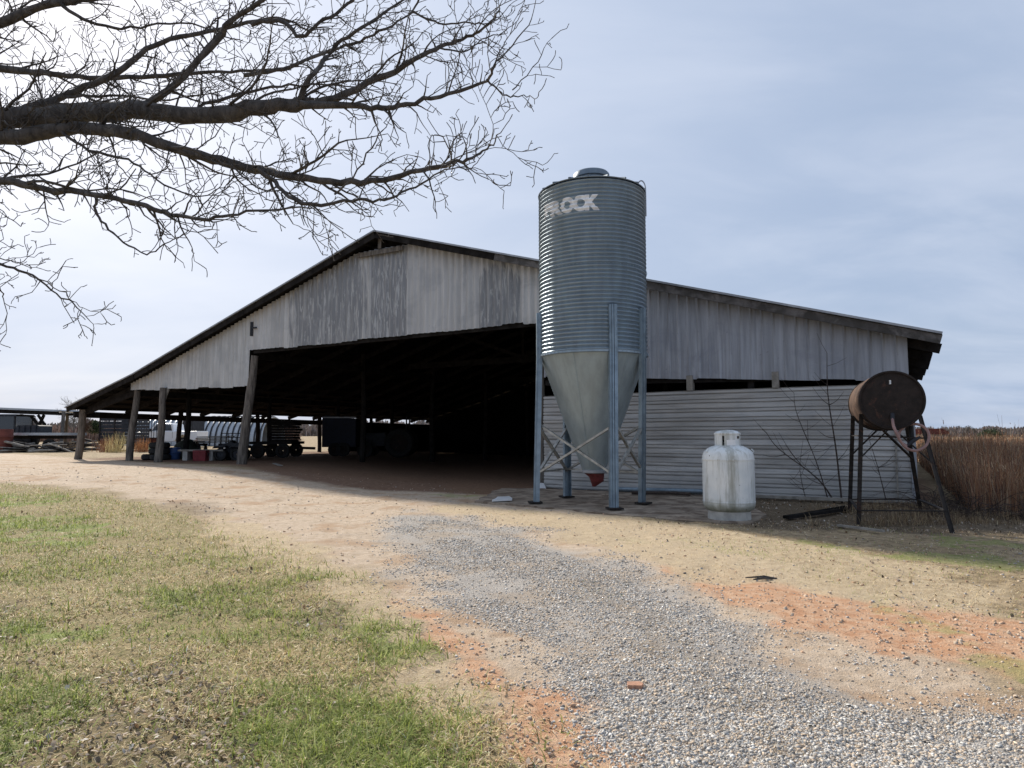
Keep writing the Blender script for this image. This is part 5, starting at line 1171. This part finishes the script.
for px in (203, 224):
    q = gat(px, 28.8); mb = MB(); mb.box((q[0], 28.8, zt2 + .22), (.1, .8, .08)); mb.build('top_rail', M_wood, st)
    for s_ in (-1, 1): mb = MB(); mb.bar((q[0] - .12, 28.8 + s_ * .32, q[2]), (q[0], 28.8 + s_ * .3, zt2 + .2), .07, .07); mb.bar((q[0] + .12, 28.8 + s_ * .32, q[2]), (q[0], 28.8 + s_ * .3, zt2 + .2), .07, .07); mb.build('leg', M_wood, st)
c = gat(188, 29.5); mb = MB()
V_ = []; nn = 14
for j in range(7):
    for k in range(nn): a = 2 * math.pi * k / nn; rr_ = .62 * math.cos(j / 6 * 1.45) * (1 + .18 * math.sin(a * 3 + j)); V_.append((c[0] + rr_ * math.cos(a), c[1] + rr_ * math.sin(a) * .8, c[2] + .78 * math.sin(j / 6 * 1.5) * (1 + .1 * math.sin(a * 2))))
mb.add(V_, [(j * nn + k, j * nn + (k + 1) % nn, (j + 1) * nn + (k + 1) % nn, (j + 1) * nn + k) for j in range(6) for k in range(nn)] + [tuple(range(6 * nn, 7 * nn))])
single('tarp_heap', 'dark olive tarp thrown over a heap behind the bench', 'tarp', mb, mat('dark olive tarp', (.035, .04, .03), .8), smooth=True)
# four wheeler with front rack
Y = 27.6; c = gat(233, Y); aq = thing('quad_bike', 'dark quad bike with a front rack parked against the big leaning post', 'quad bike', c)
def ap(x_, y_, z_): return np.array([c[0] + x_, c[1] + y_, c[2] + z_])
for sx in (-.30, .34):
    for sy in (-.38, .38): add_wheel(aq, ap(sx, sy, .26), .26, .2, (0, 1, 0), M_dark)
mb = MB(); mb.prism([(-.5, .45), (-.42, .66), (-.15, .72), (.0, .85), (.12, .72), (.5, .76), (.55, .6), (.5, .42), (.1, .32), (-.2, .32)], c + [0, -.22, 0], (1, 0, 0), (0, 0, 1), (0, 1, 0), .44); mb.build('body', M_dark, aq, bevel=.03)
for sx in (-.32, .36): mb = MB(); mb.prism([(-.3, .5), (-.2, .62), (.2, .62), (.3, .5), (.2, .56), (-.2, .56)], ap(sx, -.52, 0), (1, 0, 0), (0, 0, 1), (0, 1, 0), 1.04); mb.build('fender', M_dark, aq)
mb = MB()
for z in (.95, 1.12):
    mb.tube([ap(-.3, -.4, z), ap(.3, -.4, z), ap(.3, .4, z), ap(-.3, .4, z), ap(-.3, -.4, z)], .015, 5)
for sx in (-.3, 0, .3): mb.tube([ap(sx, -.4, .72), ap(sx, -.4, 1.12)], .015, 5)
mb.build('rack', M_frame, aq); mb = MB(); mb.tube([ap(-.08, -.35, 1.0), ap(-.02, 0, .92), ap(-.08, .35, 1.0)], .018, 6); mb.build('handlebar', M_dark, aq)
mb = MB(); mb.lathe([(.02, 0), (.06, .0), (.06, .04), (.02, .05)], ap(-.1, -.5, .5), 12); mb.build('headlight', M_chrome, aq)
# hay wagon and crossed slab stack
Y = 30.; c = gat(270, Y); hw = thing('hay_wagon', 'low dark farm wagon just inside the big opening', 'wagon', c)
xa, xb = at(250, 430, Y)[0], at(292, 430, Y)[0]
mb = MB(); mb.box(((xa + xb) / 2, Y + .9, c[2] + .68), (xb - xa, 1.9, .12)); mb.build('deck', M_wood, hw); mb = MB(); mb.bar((xa + .2, Y + .9, c[2] + .5), (xb + .8, Y + .9, c[2] + .42), .12, .12); mb.build('drawbar', M_frame, hw)
for f in (.2, .8):
    for dy in (0, 1.8): add_wheel(hw, (xa + (xb - xa) * f, Y + dy, c[2] + .33), .33, .18, (0, 1, 0), M_rust)
Y = 30.6
for k in range(8):
    z = c[2] + .79 + k * .125; wdt = (xb - xa) * .66 * (1 - .06 * abs(k - 4)) ; xc = at(285, 430, Y)[0] + rl.uniform(-.06, .06); mb = MB()
    for s_ in range(5): mb.box((xc - wdt / 2 + wdt * (s_ + .5) / 5 + rl.uniform(-.03, .03), Y + rl.uniform(-.04, .04), z + .035), (wdt / 5 * rl.uniform(.6, .9), 1.1, .03))
    for s_ in (-.45, 0, .45): mb.box((xc, Y + s_, z - .02), (wdt, .09, .08))
    single('pallet', ['bottom', 'second from the bottom', 'third from the bottom', 'fourth from the bottom', 'fourth from the top', 'third from the top', 'second from the top', 'topmost'][k] + ' dark pallet of the stack on the farm wagon', 'pallet', mb, M_wood, 'pallets stacked on the wagon')
mb = MB(); mb.bar(on(gnd(274, 464), .02), on(gnd(281, 466.5), .03), .12, .03); single('scrap_board', 'pale scrap board on the dirt in front of the farm wagon', 'board', mb, M_ply)
# box trailer and tractor, deep in the shade
Y = 33.; c = gat(340, Y); bt = thing('box_trailer', 'dark blue enclosed trailer parked in the shade of the barn', 'trailer', c); xa, xb = at(322, 430, Y)[0], at(356, 430, Y)[0]
mb = MB(); mb.prism([(xa, .45), (xb, .45), (xb, 1.85), (xa + .15, 2.05), (xa, 1.9)], (0, Y, c[2]), (1, 0, 0), (0, 0, 1), (0, 1, 0), 2.2); mb.build('body', mat('dark blue trailer paint', (.012, .016, .030), .6), bt, bevel=.03)
mb = MB(); mb.box(((xa + xb) / 2, Y - .02, c[2] + 1.93), (xb - xa, .05, .06)); mb.build('roof_trim', M_trim, bt)
for f in (.4, .65): add_wheel(bt, (xa + (xb - xa) * f, Y - .05, c[2] + .34), .34, .2, (0, 1, 0), M_rust)
mb = MB(); mb.bar((xb, Y + 1.1, c[2] + .5), (xb + .8, Y + 1.1, c[2] + .45), .1, .1); mb.build('tongue', M_frame, bt)
Y = 34.; c = gat(385, Y); tr_ = thing('open_tractor', 'dark open station tractor deep inside the barn', 'tractor', c)
def up2(x_, y_, z_): return (c[0] + x_, Y + y_, c[2] + z_)
for dy in (0, 1.6): add_wheel(tr_, up2(.75, dy, .75), .75, .4, (0, 1, 0), M_rust); add_wheel(tr_, up2(-1.0, dy, .42), .42, .22, (0, 1, 0), M_rust)
mb = MB(); mb.prism([(-1.35, .55), (-1.35, 1.15), (-1.2, 1.25), (-.1, 1.3), (.1, .95), (.9, .95), (.9, .6)], (c[0], Y + .5, c[2]), (1, 0, 0), (0, 0, 1), (0, 1, 0), .6); mb.build('body', M_dark, tr_, bevel=.04)
mb = MB(); mb.prism([(.45, 1.0), (.95, 1.0), (1.05, 1.55), (.95, 1.55), (.88, 1.12), (.45, 1.12)], (c[0], Y + .6, c[2]), (1, 0, 0), (0, 0, 1), (0, 1, 0), .45); mb.build('seat', M_black, tr_)
mb = MB(); mb.tube([up2(.05, .8, 1.2), up2(.25, .8, 1.55)], .03, 6); mb.lathe([(.18, 0), (.2, .015), (.18, .03)], up2(.25, .8, 1.55), 20); mb.build('steering_wheel', M_black, tr_)
mb = MB(); mb.tube([up2(-.9, .8, 1.2), up2(-.9, .8, 1.85)], .035, 8); mb.build('exhaust', M_rust, tr_)
mb = MB()
for dy in (.3, 1.3): mb.bar(up2(1.05, dy, .9), up2(1.05, dy, 2.1), .07, .07)
mb.bar(up2(1.05, .3, 2.1), up2(1.05, 1.3, 2.1), .07, .07); mb.build('roll_bar', M_dark, tr_)

# ------------------------------------------------------------------ far trees, woodland and the rusty shed on the right
def cards(n, pos, size, cols, flatten=1.):
    q = np.array([(-1, 0, -.6), (.2, .3, -1), (1, 0, .5), (-.3, -.2, 1)], float); fq = np.array([(0, 1, 2, 3)])
    Mx = rotz(RNG.random(n) * 6.28) @ rotx(RNG.normal(0, .9, n)) * size[:, None, None]
    return inst(q, fq, pos, Mx, cols)
def far_tree(name, label, px, Y, top_py, wpx, dens, pal, kind='round', group=None, bare=False, trunk_m=M_twig):
    b_ = gat(px, Y); zt = float(at(px, top_py, Y)[2]); ht = zt - b_[2]; wr = wpx / F * Y / 2
    t_ = thing(name, label, 'tree' if ht > 2.6 else 'bush', b_, group=group); rr_ = random.Random(int(px * 7 + Y))
    pts = [b_ - [0, 0, .1], b_ + [rr_.uniform(-.1, .1), 0, ht * .5], b_ + [rr_.uniform(-.2, .2), 0, ht * .92]]
    twigset([(smoothpath(pts, 3), list(np.linspace(max(.06, ht * .022), .02, 7)))], 'trunk', trunk_m, t_, 6)
    if bare:
        sg = []
        def br(p, d, l, r, lv):
            K = 4; P = [p]; rr2 = [r]; dd_ = d
            for i in range(K): dd_ = dd_ + np.array([rr_.gauss(0, .18), rr_.gauss(0, .18), rr_.gauss(.06, .12)]); dd_ = dd_ / np.linalg.norm(dd_); P.append(P[-1] + dd_ * l / K); rr2.append(r * (1 - .7 * (i + 1) / K) + .006)
            sg.append((P, rr2))
            if lv:
                for i in range(1, K + 1):
                    for _ in range(2):
                        s_ = np.array([rr_.gauss(0, 1), rr_.gauss(0, 1), rr_.gauss(.3, .6)]); s_ /= np.linalg.norm(s_); br(P[i], dd_ * .6 + s_ * .7, l * .55, rr2[i] * .6, lv - 1)
        for i in range(9):
            a = rr_.uniform(0, 6.28); z = ht * rr_.uniform(.25, .8); br(b_ + [0, 0, z], np.array([math.cos(a) * .8, math.sin(a) * .8, .7]), min(wr * 1.2, ht * .45), ht * .009 + .01, 2)
        twigset(sg, 'crown', trunk_m, t_, 3); return
    n = int(dens); ph = RNG.random(n) * 6.28; cz = RNG.uniform(-1, 1, n); rr2 = RNG.random(n) ** .45
    lobes = .75 + .35 * fbm(ph * 1.3 + px, cz * 2.2 + Y, int(px)); rad = rr2 * lobes
    sx = np.sqrt(1 - cz ** 2) * np.cos(ph) * rad * wr; sy = np.sqrt(1 - cz ** 2) * np.sin(ph) * rad * wr
    lo = .35 if kind == 'pine' else .08
    pz = ht * (lo + (1 - lo) * (cz * rad * .5 + .5)) if kind != 'pine' else ht * (lo + (1 - lo) * (cz * rad * .5 + .5))
    pos = b_ + np.stack([sx, sy, pz], 1); v, f, c = cards(n, pos, RNG.uniform(.6, 1.3, n) * ht * .028, noise_cols(n, pal, [1] * len(pal), .25))
    ob = raw('crown', v - np.array(t_.location), f, M_clump, c); ob.parent = t_
PG = [(.045, .065, .03), (.07, .09, .04), (.03, .045, .025)]
far_tree('pine_tree', 'round topped dark pine seen through the lean-to behind the brush pile', 95, 85, 419.5, 17, 1500, PG, 'pine')
far_tree('evergreen_tree', 'dark conical evergreen standing alone beyond the tall dry grass', 991, 75, 428, 26, 2500, PG)
far_tree('evergreen_tree', 'dark evergreen behind the open shed roof post', 52, 110, 425, 22, 1200, PG, 'round')
far_tree('bare_tree', 'pale slender leafless tree between the shed and the barn corner', 74, 95, 402, 20, 0, PG, bare=True, trunk_m=M_ply)
far_tree('bare_tree', 'small reddish leafless tree just left of the first barn post', 83, 80, 424, 14, 0, PG, bare=True, trunk_m=M_rusttan)
far_tree('evergreen_tree', 'far small rounded tree on the skyline above the tall dry grass', 969, 240, 425, 12, 900, [(.10, .09, .07), (.08, .08, .06)])
for px, tp_, lb in ((8, 428, 'leftmost'), (28, 426, 'second from the left'), (44, 430, 'third from the left')):
    far_tree('bare_tree', f'{lb} of the grey leafless trees seen under the open shed roof', px, 130, tp_ - 2, 18, 0, PG, bare=True, group='bare trees beyond the open shed')
def woodland(name, label, px0, px1, Y0, Y1, h0, h1, n, pal, sz):
    px = RNG.uniform(px0, px1, n); Y = RNG.uniform(Y0, Y1, n); X = (px - 512) / F * Y
    hmax = (h0 + (h1 - h0) * fbm(px * .09, Y * .01, 171)) ; rel = RNG.random(n) ** .7
    z = gh(X, Y) + rel * hmax * (.8 + .4 * fbm(px * .5, Y * .02, 173))
    q = np.array([(-.12, 0, -1), (.12, 0, -1), (.10, 0, 1), (-.10, 0, 1)], float); Mx = rotz(RNG.random(n) * 6.28) @ rotx(RNG.normal(0, .5, n)) * (RNG.uniform(.5, 1.2, n) * sz)[:, None, None]
    v, f, c = inst(q, np.array([(0, 1, 2, 3)]), np.stack([X, Y, z], 1), Mx, noise_cols(n, pal, [1] * len(pal), .2)); tag(raw(name, v, f, M_clump, c), label, 'woodland', kind='stuff')
GW = [(.20, .17, .16), (.16, .145, .14), (.24, .19, .17), (.11, .10, .09)]
woodland('distant_woodland', 'grey leafless woodland on the ridge beyond the right field', 905, 1180, 230, 330, 1.2, 4.2, 30000, GW, 1.0)
woodland('far_woodland', 'blue grey belt of leafless trees beyond the yard on the left', -160, 460, 190, 260, 1.5, 5.5, 45000, GW, 1.2)
woodland('near_thicket', 'reddish brown scrub between the yard and the far woods', -80, 300, 90, 130, .6, 2.2, 16000, [(.20, .13, .11), (.14, .10, .08), (.26, .18, .14)], .8)
# rusty roofed shed
Y = 62.; c = gat(930, Y); rs_ = thing('rusty_shed', 'low shed with dark red rusty roof behind the fuel drum and dry grass', 'shed', c)
xa, xb = at(912, 430, Y)[0], at(949, 430, Y)[0]; zt = zat(429, Y, 930)
mb = MB(); mb.prism([(xa, zt - .5), (xa, zt), (xb - .6, zt + .05), (xb, zt - .25), (xb, zt - .5)], (0, Y, 0), (1, 0, 0), (0, 0, 1), (0, 1, 0), 4); mb.build('roof', M_rustroof, rs_)
mb = MB(); mb.box(((xa + xb) / 2, Y + 2, (zt - .5 + c[2]) / 2), (xb - xa - .3, 3.6, zt - .5 - c[2])); mb.build('wall', M_ply, rs_)
# clumps of rust brown grass and straw in the yard
def clump(px, Y, n_, hgt, pal, label):
    c = gat(px, Y); r_ = RNG.normal(0, .35, (n_, 2)); bv2 = np.array([(-.5, 0, 0), (.5, 0, 0), (.2, .25, 1), (-.2, .25, 1)]); hh2 = RNG.uniform(.5, 1, n_) * hgt
    Mx = rotz(RNG.random(n_) * 6.28) @ rotx(-RNG.normal(0, .5, n_)) * np.stack([np.full(n_, .016), hh2, hh2], -1)[:, None, :]
    pos = np.stack([r_[:, 0] * .8, r_[:, 1] * .6, np.zeros(n_)], 1); v, f, cc = inst(bv2, np.array([(0, 1, 2, 3)]), pos, Mx, noise_cols(n_, pal, [1] * len(pal), .2))
    o = raw('grass_clump', v, f, M_stalk, cc); o.location = [float(k_) for k_ in c]; tag(o, label, 'grass clump', 'grass clumps in the back yard')
clump(108, 40, 260, 1.0, [(.30, .16, .08), (.22, .10, .06)], 'rust brown grass clump below the slatted livestock trailer')
clump(117, 39, 160, 1.25, [(.55, .48, .25), (.45, .36, .18)], 'yellow straw clump leaning beside the second barn post')
clump(144, 40, 260, .9, [(.30, .13, .06), (.36, .2, .1)], 'rust brown grass clump between second and leaning barn posts')
clump(70, 42, 200, .7, [(.45, .36, .25), (.35, .24, .16)], 'tan grass clump at the hitch end of the flatbed trailer')
